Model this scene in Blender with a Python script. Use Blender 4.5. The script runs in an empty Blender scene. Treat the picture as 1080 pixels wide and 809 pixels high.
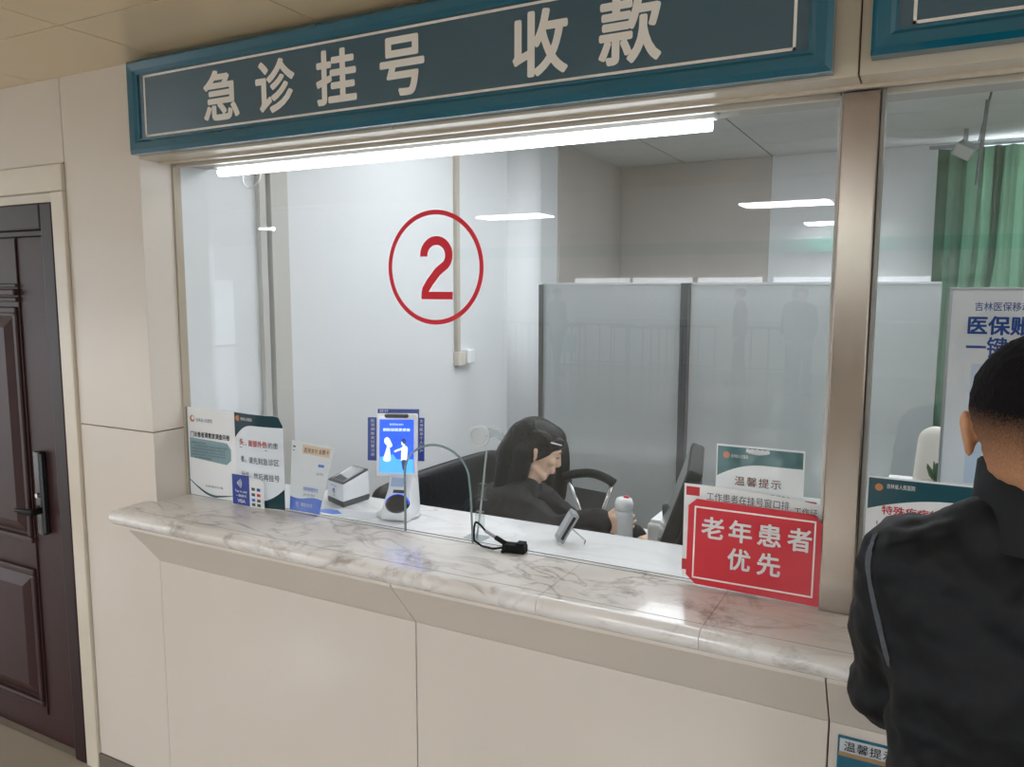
import bpy, bmesh, math, random
from mathutils import Vector, Matrix, Euler
random.seed(7)
SC = bpy.context.scene
COL = SC.collection
PI = math.pi

# ------------------------------------------------------------------ camera
F_PX = 835.9
YAW, PITCH, ROLL = math.radians(28.1763), math.radians(6.6895), math.radians(0.1042)
CAM = Vector((2.1233, -1.6097, 1.66))
FW = Vector((-math.sin(YAW)*math.cos(PITCH), math.cos(YAW)*math.cos(PITCH), -math.sin(PITCH)))
RT = Vector((math.cos(YAW), math.sin(YAW), 0))
UP = RT.cross(FW)
R2 = RT*math.cos(ROLL) + UP*math.sin(ROLL)
U2 = -RT*math.sin(ROLL) + UP*math.cos(ROLL)
cd = bpy.data.cameras.new('camera')
cam = bpy.data.objects.new('camera', cd)
COL.objects.link(cam)
cd.sensor_fit = 'HORIZONTAL'; cd.sensor_width = 36.0; cd.lens = 36.0*F_PX/1080
cd.clip_start = 0.02; cd.clip_end = 100
m = Matrix.Identity(4)
for i in range(3):
    m[i][0], m[i][1], m[i][2], m[i][3] = R2[i], U2[i], -FW[i], CAM[i]
cam.matrix_world = m
SC.camera = cam

# ------------------------------------------------------------------ world, exposure
SC.view_settings.view_transform = 'Standard'
SC.view_settings.look = 'None'
SC.view_settings.gamma = 1
SC.view_settings.use_curve_mapping = False
SC.view_settings.exposure = 1.05
SC.cycles.use_denoising = True
SC.cycles.max_bounces = 8
SC.cycles.transparent_max_bounces = 16
W = bpy.data.worlds.new('world'); SC.world = W; W.use_nodes = True
W.node_tree.nodes['Background'].inputs[0].default_value = (0.86, 0.93, 1.0, 1)
W.node_tree.nodes['Background'].inputs[1].default_value = 1.5
INNER_LIGHT = 3.6      # unseen panels added to light the staff room
TUBE_LIGHT = 4.2       # tube above the pane
HALL_LIGHT = 24.0       # hall ceiling panels

# ------------------------------------------------------------------ materials
MATS = {}
def srgb(h):
    h = h.lstrip('#')
    c = [int(h[i:i+2], 16)/255 for i in (0, 2, 4)]
    return tuple(x/12.92 if x <= .04045 else ((x+.055)/1.055)**2.4 for x in c) + (1,)
def newmat(name):
    mt = bpy.data.materials.new(name); mt.use_nodes = True
    MATS[name] = mt
    return mt, mt.node_tree.nodes, mt.node_tree.links, mt.node_tree.nodes['Principled BSDF']
def plain(name, col, rough=.5, metal=0, coat=0, spec=.5, var=.06, scale=6, bump=0, bscale=60):
    """principled material with a faint procedural variation"""
    mt, N, L, B = newmat(name)
    B.inputs['Roughness'].default_value = rough
    B.inputs['Metallic'].default_value = metal
    B.inputs['Coat Weight'].default_value = coat
    B.inputs['Coat Roughness'].default_value = .08
    B.inputs['Specular IOR Level'].default_value = spec
    c = srgb(col)
    tc = N.new('ShaderNodeTexCoord')
    nz = N.new('ShaderNodeTexNoise'); nz.inputs['Scale'].default_value = scale; nz.inputs['Detail'].default_value = 4
    L.new(tc.outputs['Object'], nz.inputs['Vector'])
    mx = N.new('ShaderNodeMix'); mx.data_type = 'RGBA'
    mx.inputs['A'].default_value = tuple(x*(1-var) for x in c[:3]) + (1,)
    mx.inputs['B'].default_value = tuple(min(1, x*(1+var)) for x in c[:3]) + (1,)
    L.new(nz.outputs['Fac'], mx.inputs['Factor'])
    L.new(mx.outputs['Result'], B.inputs['Base Color'])
    if bump:
        n2 = N.new('ShaderNodeTexNoise'); n2.inputs['Scale'].default_value = bscale; n2.inputs['Detail'].default_value = 3
        L.new(tc.outputs['Object'], n2.inputs['Vector'])
        bp = N.new('ShaderNodeBump'); bp.inputs['Strength'].default_value = bump; bp.inputs['Distance'].default_value = .01
        L.new(n2.outputs['Fac'], bp.inputs['Height']); L.new(bp.outputs['Normal'], B.inputs['Normal'])
    return mt
def emis(name, col, s):
    mt, N, L, B = newmat(name)
    B.inputs['Base Color'].default_value = srgb(col)
    B.inputs['Emission Color'].default_value = srgb(col)
    B.inputs['Emission Strength'].default_value = s
    return mt
def marble(name, base, vein, stain, rough=.18, vs=5.0, blot='#8a7a6c'):
    mt, N, L, B = newmat(name)
    tc = N.new('ShaderNodeTexCoord')
    mp = N.new('ShaderNodeMapping'); mp.inputs['Rotation'].default_value = (.2, .3, .6); mp.inputs['Scale'].default_value = (.75, 1.5, 1.2)
    L.new(tc.outputs['Object'], mp.inputs['Vector'])
    n1 = N.new('ShaderNodeTexNoise'); n1.inputs['Scale'].default_value = vs; n1.inputs['Detail'].default_value = 8; n1.inputs['Distortion'].default_value = 1.6
    L.new(mp.outputs[0], n1.inputs['Vector'])
    r1 = N.new('ShaderNodeValToRGB')       # thin veins where noise crosses .5
    e = r1.color_ramp.elements
    e[0].position = .462; e[0].color = (0, 0, 0, 1); e[1].position = .50; e[1].color = (1, 1, 1, 1)
    x = e.new(.545); x.color = (0, 0, 0, 1)
    L.new(n1.outputs['Fac'], r1.inputs[0])
    n2 = N.new('ShaderNodeTexNoise'); n2.inputs['Scale'].default_value = vs*.55; n2.inputs['Detail'].default_value = 6; n2.inputs['Distortion'].default_value = .8
    L.new(mp.outputs[0], n2.inputs['Vector'])
    r2 = N.new('ShaderNodeValToRGB'); r2.color_ramp.elements[0].position = .46; r2.color_ramp.elements[1].position = .68
    L.new(n2.outputs['Fac'], r2.inputs[0])
    ml = N.new('ShaderNodeMath'); ml.operation = 'MULTIPLY'; L.new(r1.outputs[0], ml.inputs[0]); L.new(r2.outputs[0], ml.inputs[1])
    m1 = N.new('ShaderNodeMix'); m1.data_type = 'RGBA'
    m1.inputs['A'].default_value = srgb(base); m1.inputs['B'].default_value = srgb(stain)
    f = N.new('ShaderNodeMath'); f.operation = 'MULTIPLY'; f.inputs[1].default_value = .4; L.new(r2.outputs[0], f.inputs[0])
    L.new(f.outputs[0], m1.inputs['Factor'])
    m2 = N.new('ShaderNodeMix'); m2.data_type = 'RGBA'; m2.inputs['B'].default_value = srgb(vein)
    L.new(m1.outputs['Result'], m2.inputs['A'])
    f2 = N.new('ShaderNodeMath'); f2.operation = 'MULTIPLY_ADD'; f2.inputs[1].default_value = .6
    f3 = N.new('ShaderNodeMath'); f3.operation = 'MULTIPLY'; f3.inputs[1].default_value = .14; L.new(r1.outputs[0], f3.inputs[0])
    L.new(ml.outputs[0], f2.inputs[0]); L.new(f3.outputs[0], f2.inputs[2])
    L.new(f2.outputs[0], m2.inputs['Factor'])
    n3 = N.new('ShaderNodeTexNoise'); n3.inputs['Scale'].default_value = vs*1.1; n3.inputs['Detail'].default_value = 10; n3.inputs['Roughness'].default_value = .75; n3.inputs['Distortion'].default_value = .5
    L.new(tc.outputs['Object'], n3.inputs['Vector'])
    r3 = N.new('ShaderNodeValToRGB'); r3.color_ramp.elements[0].position = .56; r3.color_ramp.elements[1].position = .70; L.new(n3.outputs['Fac'], r3.inputs[0])
    f4 = N.new('ShaderNodeMath'); f4.operation = 'MULTIPLY'; f4.inputs[1].default_value = .75; L.new(r3.outputs[0], f4.inputs[0])
    m3 = N.new('ShaderNodeMix'); m3.data_type = 'RGBA'; m3.inputs['B'].default_value = srgb(blot); L.new(m2.outputs['Result'], m3.inputs['A']); L.new(f4.outputs[0], m3.inputs['Factor'])
    L.new(m3.outputs['Result'], B.inputs['Base Color'])
    B.inputs['Roughness'].default_value = rough
    B.inputs['Coat Weight'].default_value = .3
    return mt
def pane_mat(name, tint, extra=.0, haze=0.0, hazecol='#c8cccc'):
    """window glass: clear with a Schlick reflection, optionally a translucent frost"""
    mt, N, L, B = newmat(name)
    out = N['Material Output']; N.remove(B)
    tr = N.new('ShaderNodeBsdfTransparent'); tr.inputs[0].default_value = srgb(tint)
    gl = N.new('ShaderNodeBsdfGlossy'); gl.inputs['Roughness'].default_value = .0
    lw = N.new('ShaderNodeLayerWeight'); lw.inputs[0].default_value = .5
    pw = N.new('ShaderNodeMath'); pw.operation = 'POWER'; pw.inputs[1].default_value = 5; L.new(lw.outputs['Facing'], pw.inputs[0])
    ma = N.new('ShaderNodeMath'); ma.operation = 'MULTIPLY_ADD'; ma.inputs[1].default_value = .9; ma.inputs[2].default_value = .04 + extra
    L.new(pw.outputs[0], ma.inputs[0])
    cur = tr.outputs[0]
    if haze:
        df = N.new('ShaderNodeBsdfDiffuse'); df.inputs[0].default_value = srgb(hazecol)
        tl = N.new('ShaderNodeBsdfTranslucent'); tl.inputs[0].default_value = srgb(hazecol)
        a = N.new('ShaderNodeMixShader'); a.inputs[0].default_value = .5; L.new(df.outputs[0], a.inputs[1]); L.new(tl.outputs[0], a.inputs[2])
        h = N.new('ShaderNodeMixShader'); h.inputs[0].default_value = haze; L.new(cur, h.inputs[1]); L.new(a.outputs[0], h.inputs[2])
        cur = h.outputs[0]
    mx = N.new('ShaderNodeMixShader'); L.new(ma.outputs[0], mx.inputs[0]); L.new(cur, mx.inputs[1]); L.new(gl.outputs[0], mx.inputs[2])
    L.new(mx.outputs[0], out.inputs[0])
    return mt

M_WALL = plain('cream_tile', '#dcd2c6', .32, coat=.10, var=.05, scale=2.2)
M_WALLU = plain('cream_plaster', '#d2c5b2', .35, var=.04, scale=3)
M_GROUT = plain('dark_grout', '#4b3f35', .9)
M_MARBLE = marble('white_marble', '#ebe8e4', '#7d7268', '#b8a898')
M_MARBLE_IN = marble('pale_marble', '#eeeeee', '#a3a3a3', '#d2d0cc', vs=3.5, blot='#d9d9d9')
M_STEEL = plain('brushed_steel', '#8a7d72', .2, metal=1, var=.1, scale=4)
M_CEIL = plain('cream_ceiling', '#e6d0ab', .22, coat=.15, var=.04)
M_WHITE = plain('white_paint', '#e6e8ea', .6, var=.03)
M_INWALL = plain('white_plaster', '#dfe1e2', .65, var=.04, scale=1.5)
M_GREYWALL = plain('grey_wall_face', '#bcb5ad', .5, var=.1, scale=3)
M_INCEIL = plain('white_ceiling_tile', '#cfcfcb', .8)
M_FLOOR = plain('beige_floor', '#a89f90', .12, coat=.4, var=.06, scale=3)
M_DOOR = plain('brown_door', '#38201f', .42, spec=.3, var=.1)
M_DOORF = plain('brown_frame', '#2b1718', .4, spec=.3, var=.1)
M_BLACKP = plain('black_plastic', '#0c0d0e', .6, spec=.2, var=.05)
M_DARKP = plain('dark_grey_plastic', '#3c3e42', .4)
M_TEAL = plain('teal_frame', '#05627c', .18, coat=.6, var=.04)
M_PANEL = plain('slate_blue_panel', '#365b6e', .10, coat=.8, var=.05)
M_LETTER = plain('sign_white', '#f4f0ea', .5, var=.02)
M_PAPER = plain('paper', '#f7f8f8', .55, var=.02)
M_PAPERG = plain('paper_grey', '#eceff2', .35, coat=.2, var=.02)
def translucent(mt, fac):
    N, L = mt.node_tree.nodes, mt.node_tree.links
    B = N['Principled BSDF']; out = N['Material Output']
    tl = N.new('ShaderNodeBsdfTranslucent'); tl.inputs[0].default_value = (.95, .95, .95, 1)
    mx = N.new('ShaderNodeMixShader'); mx.inputs[0].default_value = fac
    L.new(B.outputs[0], mx.inputs[1]); L.new(tl.outputs[0], mx.inputs[2]); L.new(mx.outputs[0], out.inputs[0])
translucent(M_PAPER, .3); translucent(M_PAPERG, .3)
M_RED = plain('red_card', '#d11a2e', .35, coat=.2, var=.03)
M_REDT = plain('red_vinyl', '#f01a36', .45, var=.02)
M_INK = plain('black_ink', '#26282b', .6)
M_INKRED = plain('red_ink', '#c2333a', .6)
M_INKBROWN = plain('brown_ink', '#7a3b2c', .6)
M_INKBLUE = plain('blue_ink', '#1f4a97', .6)
M_INKDIM = plain('dim_ink', '#435257', .6)
M_BLUE = plain('royal_blue', '#153a95', .35, coat=.3)
M_BLUE2 = plain('bright_blue', '#3a6fd8', .35, coat=.3)
M_SLATE = plain('slate_box', '#86a2a9', .5)
M_DKTEAL = plain('dark_teal_header', '#0f4a55', .4, coat=.2)
M_HEADER = plain('muted_teal_header', '#3f7277', .5)
M_ORANGE = plain('orange_logo', '#c98352', .5)
M_PLASTIC = plain('white_plastic', '#e9ebee', .25, coat=.3, var=.02)
M_SILVER = plain('silver_grey', '#9fa3a6', .35, metal=.6)
M_CHROME = plain('chrome', '#d5d5d5', .12, metal=1)
M_SKIN = plain('skin', '#c9946f', .5, var=.06, scale=20)
M_SKINPALE = plain('pale_skin', '#efc8ac', .5, var=.04, scale=20)
M_HAIR = plain('black_hair', '#070606', .36, var=.2, scale=80, bump=.5, bscale=90, spec=.25)
M_JACKET = plain('black_jacket', '#080b10', .62, spec=.3, var=.12, scale=9, bump=.5, bscale=11)
M_SUIT = plain('charcoal_suit', '#141518', .75, spec=.3, var=.1, scale=12, bump=.3, bscale=20)
M_SLEEVE = plain('navy_sleeve', '#0e2029', .5, var=.12, scale=9, bump=.25, bscale=14)
M_PIPING = plain('grey_piping', '#8a929b', .6)
M_TROUSER = plain('dark_trousers', '#1b1d22', .8)
M_SHOE = plain('black_shoe', '#101010', .4)
M_LEATHER = plain('black_leather', '#111113', .42, bump=.2, bscale=50)
M_CURTAIN = plain('green_curtain', '#7f9886', .75, var=.1, scale=5)
M_GREEN = plain('hall_green', '#1f9a80', .4)
M_SCREENB = emis('blue_screen', '#1450f5', .55)
M_SCREENL = emis('light_screen', '#4ba2ff', .5)
M_SCREENW = emis('white_screen', '#dcecff', .5)
M_TUBE = emis('tube_light', '#f6faff', TUBE_LIGHT)
M_INFILL = emis('room_fill_panel', '#f7faff', INNER_LIGHT)
M_HALLPANEL = emis('hall_light_panel', '#eef4ff', HALL_LIGHT)
M_SKYWIN = emis('daylight_window', '#eef4ff', 3.0)
M_GLASS = pane_mat('window_glass', '#fcfdfd', -.004)
M_FROST = pane_mat('frosted_partition', '#dfe4e4', .0, .55, '#dfe1e1')
M_ACRYL = pane_mat('clear_acrylic', '#eef2f2', .05)
M_EDGE = plain('glass_edge', '#6f8586', .15, coat=.5)
M_BOTTLE = plain('milk_bottle', '#e3e7ea', .2, coat=.5)
M_TAN = plain('tan_label', '#bb9572', .5)
M_LEAF = plain('leaf', '#3c5a3c', .5)

# ------------------------------------------------------------------ helpers
def at(px, py, ax, val):
    """pixel of the 1080x809 photograph -> point on the plane axis=val"""
    d = FW + R2*((px-540)/F_PX) - U2*((py-404.5)/F_PX)
    return CAM + d*((val-CAM[ax])/d[ax])
def box(bm, a, b, bev=0, M=None, seg=2):
    a, b = Vector(a), Vector(b)
    t = bmesh.new()
    bmesh.ops.create_cube(t, size=1)
    s = b-a; c = (a+b)/2
    for v in t.verts: v.co = Vector((v.co.x*s.x, v.co.y*s.y, v.co.z*s.z)) + c
    if bev: bmesh.ops.bevel(t, geom=t.edges[:], offset=bev, segments=seg, affect='EDGES', profile=.5)
    merge(bm, t, M)
def merge(bm, t, M=None):
    if M is not None: bmesh.ops.transform(t, matrix=M, verts=t.verts)
    me = bpy.data.meshes.new('tmp'); t.to_mesh(me); t.free()
    bm.from_mesh(me); bpy.data.meshes.remove(me)
def prism(bm, pts, axis, a0, a1, M=None, bev=0):
    """2-D outline extruded along an axis (0: pts are y,z; 1: x,z; 2: x,y)"""
    def P(p, a):
        return {0: (a, p[0], p[1]), 1: (p[0], a, p[1]), 2: (p[0], p[1], a)}[axis]
    t = bmesh.new()
    A = [t.verts.new(P(p, a0)) for p in pts]; B = [t.verts.new(P(p, a1)) for p in pts]
    n = len(pts)
    t.faces.new(A); t.faces.new(B[::-1])
    for i in range(n): t.faces.new((A[i], B[i], B[(i+1) % n], A[(i+1) % n]))
    bmesh.ops.recalc_face_normals(t, faces=t.faces)
    if bev: bmesh.ops.bevel(t, geom=t.edges[:], offset=bev, segments=2, affect='EDGES', profile=.5)
    merge(bm, t, M)
def tube(bm, pts, r, n=10, M=None):
    pts = [Vector(p) for p in pts]
    t = bmesh.new(); rings = []
    u = None
    for i, p in enumerate(pts):
        d = (pts[min(i+1, len(pts)-1)] - pts[max(i-1, 0)]).normalized()
        if u is None: u = d.orthogonal().normalized()
        u = (u - d*u.dot(d)).normalized(); w = d.cross(u)
        rr = r[i] if isinstance(r, (list, tuple)) else r
        rings.append([t.verts.new(p + (u*math.cos(2*PI*k/n) + w*math.sin(2*PI*k/n))*rr) for k in range(n)])
    for a, b in zip(rings, rings[1:]):
        for k in range(n): t.faces.new((a[k], a[(k+1) % n], b[(k+1) % n], b[k]))
    t.faces.new(rings[0][::-1]); t.faces.new(rings[-1])
    bmesh.ops.recalc_face_normals(t, faces=t.faces)
    merge(bm, t, M)
def spline(pts, n=8):
    pts = [Vector(p) for p in pts]; out = []
    P = [pts[0]] + pts + [pts[-1]]
    for i in range(1, len(P)-2):
        for k in range(n):
            s = k/n; a, b, c, d = P[i-1], P[i], P[i+1], P[i+2]
            out.append(.5*((2*b) + (c-a)*s + (2*a-5*b+4*c-d)*s*s + (3*b-a-3*c+d)*s**3))
    out.append(pts[-1]); return out
def lathe(bm, prof, n=28, M=None):
    t = bmesh.new(); rings = []
    for r, z in prof:
        rings.append([t.verts.new((max(r, 1e-4)*math.cos(2*PI*k/n), max(r, 1e-4)*math.sin(2*PI*k/n), z)) for k in range(n)])
    for a, b in zip(rings, rings[1:]):
        for k in range(n): t.faces.new((a[k], a[(k+1) % n], b[(k+1) % n], b[k]))
    t.faces.new(rings[0][::-1]); t.faces.new(rings[-1])
    bmesh.ops.recalc_face_normals(t, faces=t.faces)
    merge(bm, t, M)
def hull(bm, balls, sub=2, M=None):
    """convex hull of ellipsoids [(centre, radius or (rx,ry,rz)[, rotation matrix])]"""
    t = bmesh.new()
    for bl in balls:
        c, r = Vector(bl[0]), bl[1]
        r = (r, r, r) if not isinstance(r, (tuple, list)) else r
        R = bl[2] if len(bl) > 2 else None
        q = bmesh.new(); bmesh.ops.create_icosphere(q, subdivisions=sub, radius=1)
        for v in q.verts:
            p = Vector((v.co.x*r[0], v.co.y*r[1], v.co.z*r[2]))
            if R is not None: p = R @ p
            v.co = p + c
        merge(t, q)
    if len(balls) > 1:
        res = bmesh.ops.convex_hull(t, input=t.verts[:])
        dead = [g for g in res['geom_interior'] + res['geom_unused'] if isinstance(g, bmesh.types.BMVert)]
        bmesh.ops.delete(t, geom=list(set(dead)), context='VERTS')
        bmesh.ops.recalc_face_normals(t, faces=t.faces)
    merge(bm, t, M)
def obj(name, bm, mat, parent=None, smooth=False, M=None, remesh=None):
    me = bpy.data.meshes.new(name)
    if M is not None: bmesh.ops.transform(bm, matrix=M, verts=bm.verts)
    bm.to_mesh(me); bm.free()
    me.materials.append(mat)
    if smooth:
        for p in me.polygons: p.use_smooth = True
    o = bpy.data.objects.new(name, me); COL.objects.link(o)
    if parent is not None: adopt(o, parent)
    if remesh:
        md = o.modifiers.new('remesh', 'REMESH'); md.mode = 'VOXEL'; md.voxel_size = remesh; md.use_smooth_shade = True
        sm = o.modifiers.new('smooth', 'SMOOTH'); sm.factor = .5; sm.iterations = 4
    return o
def auto(o, ang=35):
    for p in o.data.polygons: p.use_smooth = True
    o.data.set_sharp_from_angle(angle=math.radians(ang))
    return o
def adopt(o, parent):
    o.parent = parent
    chain = Matrix.Identity(4); q = parent
    while q is not None:
        chain = q.matrix_basis if q.parent is None else q.matrix_parent_inverse @ q.matrix_basis
        break
    # every root is placed by translation only; parts carry world-space meshes
    r = parent
    while r.parent is not None: r = r.parent
    o.matrix_parent_inverse = (Matrix.Translation(r.location)).inverted() if parent is r else Matrix.Identity(4)
def thing(name, label, cat, loc=(0, 0, 0), group=None):
    o = bpy.data.objects.new(name, None); COL.objects.link(o); o.location = loc; o.empty_display_size = .05
    o['label'] = label; o['category'] = cat
    if group: o['group'] = group
    return o
def tag(o, label, cat, group=None, kind=None):
    o['label'] = label; o['category'] = cat
    if group: o['group'] = group
    if kind: o['kind'] = kind
    return o
def struct(name, bm, mat, M=None):
    o = obj(name, bm, mat, M=M); o['kind'] = 'structure'; return o
def copy_tree(o, parent=None):
    c = o.copy(); COL.objects.link(c)
    if parent is not None: c.parent = parent
    for ch in list(o.children): copy_tree(ch, c)
    return c
NB = bmesh.new
def text_bm(body, weight=.0, spacing=1.0):
    """lettering as a flat mesh, its bounding box normalised: returns (verts, faces, w, h) in font units"""
    c = bpy.data.curves.new('txt', 'FONT'); c.body = body; c.size = 1; c.offset = weight; c.space_character = spacing
    c.resolution_u = 4
    o = bpy.data.objects.new('txt', c); COL.objects.link(o)
    dg = bpy.context.evaluated_depsgraph_get(); dg.update()
    me = bpy.data.meshes.new_from_object(o.evaluated_get(dg))
    bpy.data.objects.remove(o); bpy.data.curves.remove(c)
    bm = NB(); bm.from_mesh(me); bpy.data.meshes.remove(me)
    return bm
def write(bm, body, x0, x1, z0, z1, y, weight=.02, spacing=1.0, M=None):
    """lettering fitted into the rectangle x0..x1, z0..z1 on the plane y, facing -y"""
    t = text_bm(body, 0, spacing)
    xs = [v.co.x for v in t.verts]; ys = [v.co.y for v in t.verts]
    ax, bx, ay, by = min(xs), max(xs), min(ys), max(ys)
    for v in t.verts:
        v.co = Vector((x0+(v.co.x-ax)/(bx-ax)*(x1-x0), y, z0+(v.co.y-ay)/(by-ay)*(z1-z0)))
    bmesh.ops.recalc_face_normals(t, faces=t.faces)
    if weight > .009:      # bolder strokes: the glyph laid over itself with small shifts
        r = weight*(z1-z0)*.95
        for v in t.verts:
            v.co.x = (x0+x1)/2+(v.co.x-(x0+x1)/2)*(1-2*r/(x1-x0)); v.co.z = (z0+z1)/2+(v.co.z-(z0+z1)/2)*(1-2*r/(z1-z0))
        n = 10 if weight >= .02 else 4
        for k in range(n):
            q = t.copy(); a = 2*PI*k/n
            for v in q.verts: v.co.x += r*math.cos(a); v.co.z += r*math.sin(a); v.co.y -= 2e-6*k
            merge(bm, q, M)
    merge(bm, t, M)
def ribbon(bm, pts, w, y, th=.0003):
    """flat stroke of constant width along (x, z) points, facing -y"""
    L, R = [], []
    for i, p in enumerate(pts):
        a = pts[max(i-1, 0)]; c = pts[min(i+1, len(pts)-1)]
        dx, dz = c[0]-a[0], c[1]-a[1]; l = math.hypot(dx, dz) or 1
        L.append((p[0]-dz/l*w/2, p[1]+dx/l*w/2)); R.append((p[0]+dz/l*w/2, p[1]-dx/l*w/2))
    for i in range(len(pts)-1): prism(bm, [L[i], L[i+1], R[i+1], R[i]], 1, y, y+th)
def sheet(bm, x0, x1, z0, z1, y, th=.0008, M=None): box(bm, (x0, y, z0), (x1, y+th, z1), M=M)

# ================================================================== STRUCTURE
ZC = 2.325        # low hall ceiling
ZS = 2.047        # soffit over the counter opening
YG = .125         # glass plane
ZT = 1.0          # counter top
YB, ZI = 4.05, 2.56   # back wall and ceiling of the staff room
G = .0015
# front wall, left of the opening (slabs with open joints over dark backing)
b = NB()
box(b, (-.3635, -.0, 2.063), (-.3635+.001, .02, 2.3)); b.free(); b = NB()
box(b, (-.36, 0, 1.2215), (0, .14, ZC), .0012)
box(b, (-.36, 0, .06), (0, .14, 1.2185), .0012)
box(b, (-.90, 0, 2.063), (-.363, .25, ZC), .0012)
box(b, (-2.2, 0, 2.063), (-.903, .25, ZC), .0012)
box(b, (-3.4, 0, .06), (-1.50, .25, 2.060), .0012)
struct('wall_left', b, M_WALL)
b = NB(); box(b, (-.37, .006, .0), (-.004, .138, ZC-.01)); box(b, (-2.2, .006, 2.0), (-.35, .24, ZC-.01)); struct('wall_left_backing', b, M_GROUT)
# wall under the counter with its sloped cornice
b = NB()
xs = [0.0, .981, 1.978, 2.975, 3.97]
for x0, x1 in zip(xs, xs[1:]):
    box(b, (x0+G, 0, .06), (x1-G, .02, .8095), .001)
    prism(b, [(0, .8105), (.02, .8105), (.02, .955), (-.104, .955), (-.104, .9395)], 0, x0+G, x1-G)
struct('wall_counter_front', b, M_WALL)
b = NB(); box(b, (.003, .008, .0), (3.96, .25, .95)); struct('wall_counter_core', b, M_GROUT)
# upper wall band and soffit
b = NB()
for x0, x1 in ((0.0, .93), (.93, 1.972), (1.972, 3.0), (3.0, 4.0)):
    box(b, (x0+G, 0, ZS), (x1-G, .068, ZC), .001)
struct('wall_upper', b, M_WALLU)
b = NB(); box(b, (.004, .003, ZS+.004), (4, .07, ZC-.004)); struct('wall_upper_backing', b, M_GROUT)
b = NB(); box(b, (0, .069, ZS+.001), (4, .25, ZI+.1)); struct('wall_lintel', b, plain('lintel_grey', '#a9a49c', .5))
b = NB(); box(b, (0, .066, ZS-.006), (4, .082, ZS+.006), .001); struct('trim_1', b, M_WALLU)
b = NB(); box(b, (0, .118, ZS-.010), (1.93, .134, ZS+.001), .001); box(b, (2.012, .118, ZS-.010), (4, .134, ZS+.001), .001); struct('trim_2', b, plain('pale_channel', '#cfc8bb', .4))
# right end of the wall (out of the frame)
b = NB(); box(b, (3.97, 0, 0), (5.5, .25, ZC), .001); struct('wall_right', b, M_WALL)
# jamb edge bead at the glass, left
b = NB(); box(b, (.0, .112, ZT), (.007, .140, ZS), .001); struct('trim_3', b, plain('jamb_channel', '#b7ab98', .4))
# steel column
col = thing('steel_column', 'brushed stainless steel column between the two counter windows', 'column', (1.972, .11, ZT))
b = NB(); box(b, (1.938, .085, ZT), (2.004, .15, ZS-.006), .003); obj('shaft', b, M_STEEL, col)
b = NB(); box(b, (2.0045, .108, ZT), (2.013, .14, ZS-.006), .001); obj('glazing_channel', b, plain('dull_alu', '#8d8983', .35, metal=.5), col)
b = NB(); box(b, (1.9285, .118, ZT), (1.9375, .14, ZS-.006), .001); obj('glazing_channel', b, plain('pale_alu', '#dcdad4', .35), col)
# stone casing around the door
b = NB()
box(b, (-1.56, -.012, 1.975), (-.364, .02, 2.0605), .003)
box(b, (-.426, -.012, .0), (-.364, .02, 1.974), .003)
box(b, (-1.56, -.012, .0), (-1.50, .02, 1.974), .003)
box(b, (-1.5, .004, 1.944), (-.426, .02, 1.974), .001)
struct('trim_4', b, plain('stone_casing', '#d8cdbb', .3, coat=.2, var=.06, scale=8))
b = NB(); box(b, (-.364, -.006, 0), (3.97, .01, .058), .002); box(b, (-3.4, -.006, 0), (-1.56, .01, .058), .002); struct('baseboard_front', b, plain('stone_base', '#6f655b', .4))
# floors and ceilings
b = NB()
for i in range(-20, 18):
    for j in range(-23, 0):
        box(b, (i*.8+.8-.98+.0015, j*.8+.0015+.8-.8, -.02), (i*.8+1.6-.98-.0015, j*.8+.8-.0015, 0))
struct('floor', b, M_FLOOR)
b = NB(); box(b, (-17, -18.6, -.1), (15, .25, -.004)); struct('floor_bed', b, plain('floor_grout', '#857a6a', .8))
b = NB(); box(b, (-.3, .25, -.1), (5.5, 4.3, 0)); struct('floor_staff_room', b, plain('grey_floor', '#9b9c9a', .3))
b = NB()
for i in range(-9, 9):
    for j in range(-6, 0):
        box(b, (i*.6+.12+.002, max(j*.6+.3, -3.0)+.002, ZC), (i*.6+.72-.002, min(j*.6+.9, .2)-.002, ZC+.02), .001)
struct('ceiling', b, M_CEIL)
b = NB(); box(b, (-5.28, -3.0, ZC+.004), (5.5, .2, ZC+.05)); struct('ceiling_backing', b, M_GROUT)
b = NB(); box(b, (-17, -3.06, ZC-.02), (15, -3.0, 3.0), .002); struct('ceiling_step', b, M_CEIL)
b = NB(); box(b, (-17, -18.6, 2.95), (15, -3.06, 3.05)); struct('ceiling_hall', b, plain('hall_ceiling', '#d0ccc4', .6))
# staff room shell
b = NB(); box(b, (-.12, .1405, 0), (0, 2.95, ZI)); box(b, (-.12, 2.95, 0), (-.0, YB, ZI)); struct('wall_side', b, M_INWALL)
b = NB(); box(b, (0, 2.95, 0), (.012, YB, ZI), .002); box(b, (.012, YB-.012, 0), (1.08, YB, ZI), .002); struct('trim_5', b, M_GREYWALL)  # warm grey layer over the rear part of both walls
b = NB(); box(b, (0, YB, 0), (2.07, YB+.12, ZI)); box(b, (2.07, YB, 0), (4.6, YB+.12, .9)); box(b, (2.07, YB, .9), (2.25, YB+.12, 2.5)); box(b, (4.4, YB, .9), (5.5, YB+.12, ZI)); box(b, (2.07, YB, 2.5), (4.6, YB+.12, ZI)); struct('wall_back', b, M_INWALL)
b = NB(); box(b, (5.4, .25, 0), (5.5, YB, ZI)); struct('wall_staff_right', b, M_INWALL)
b = NB()
for i in range(0, 9):
    for j in range(0, 7):
        box(b, (-.12+i*.6+.005, .25+j*.55+.005, ZI), (-.12+i*.6+.595, .25+j*.55+.545, ZI+.02), .001)
struct('ceiling_staff_room', b, M_INCEIL)
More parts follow.
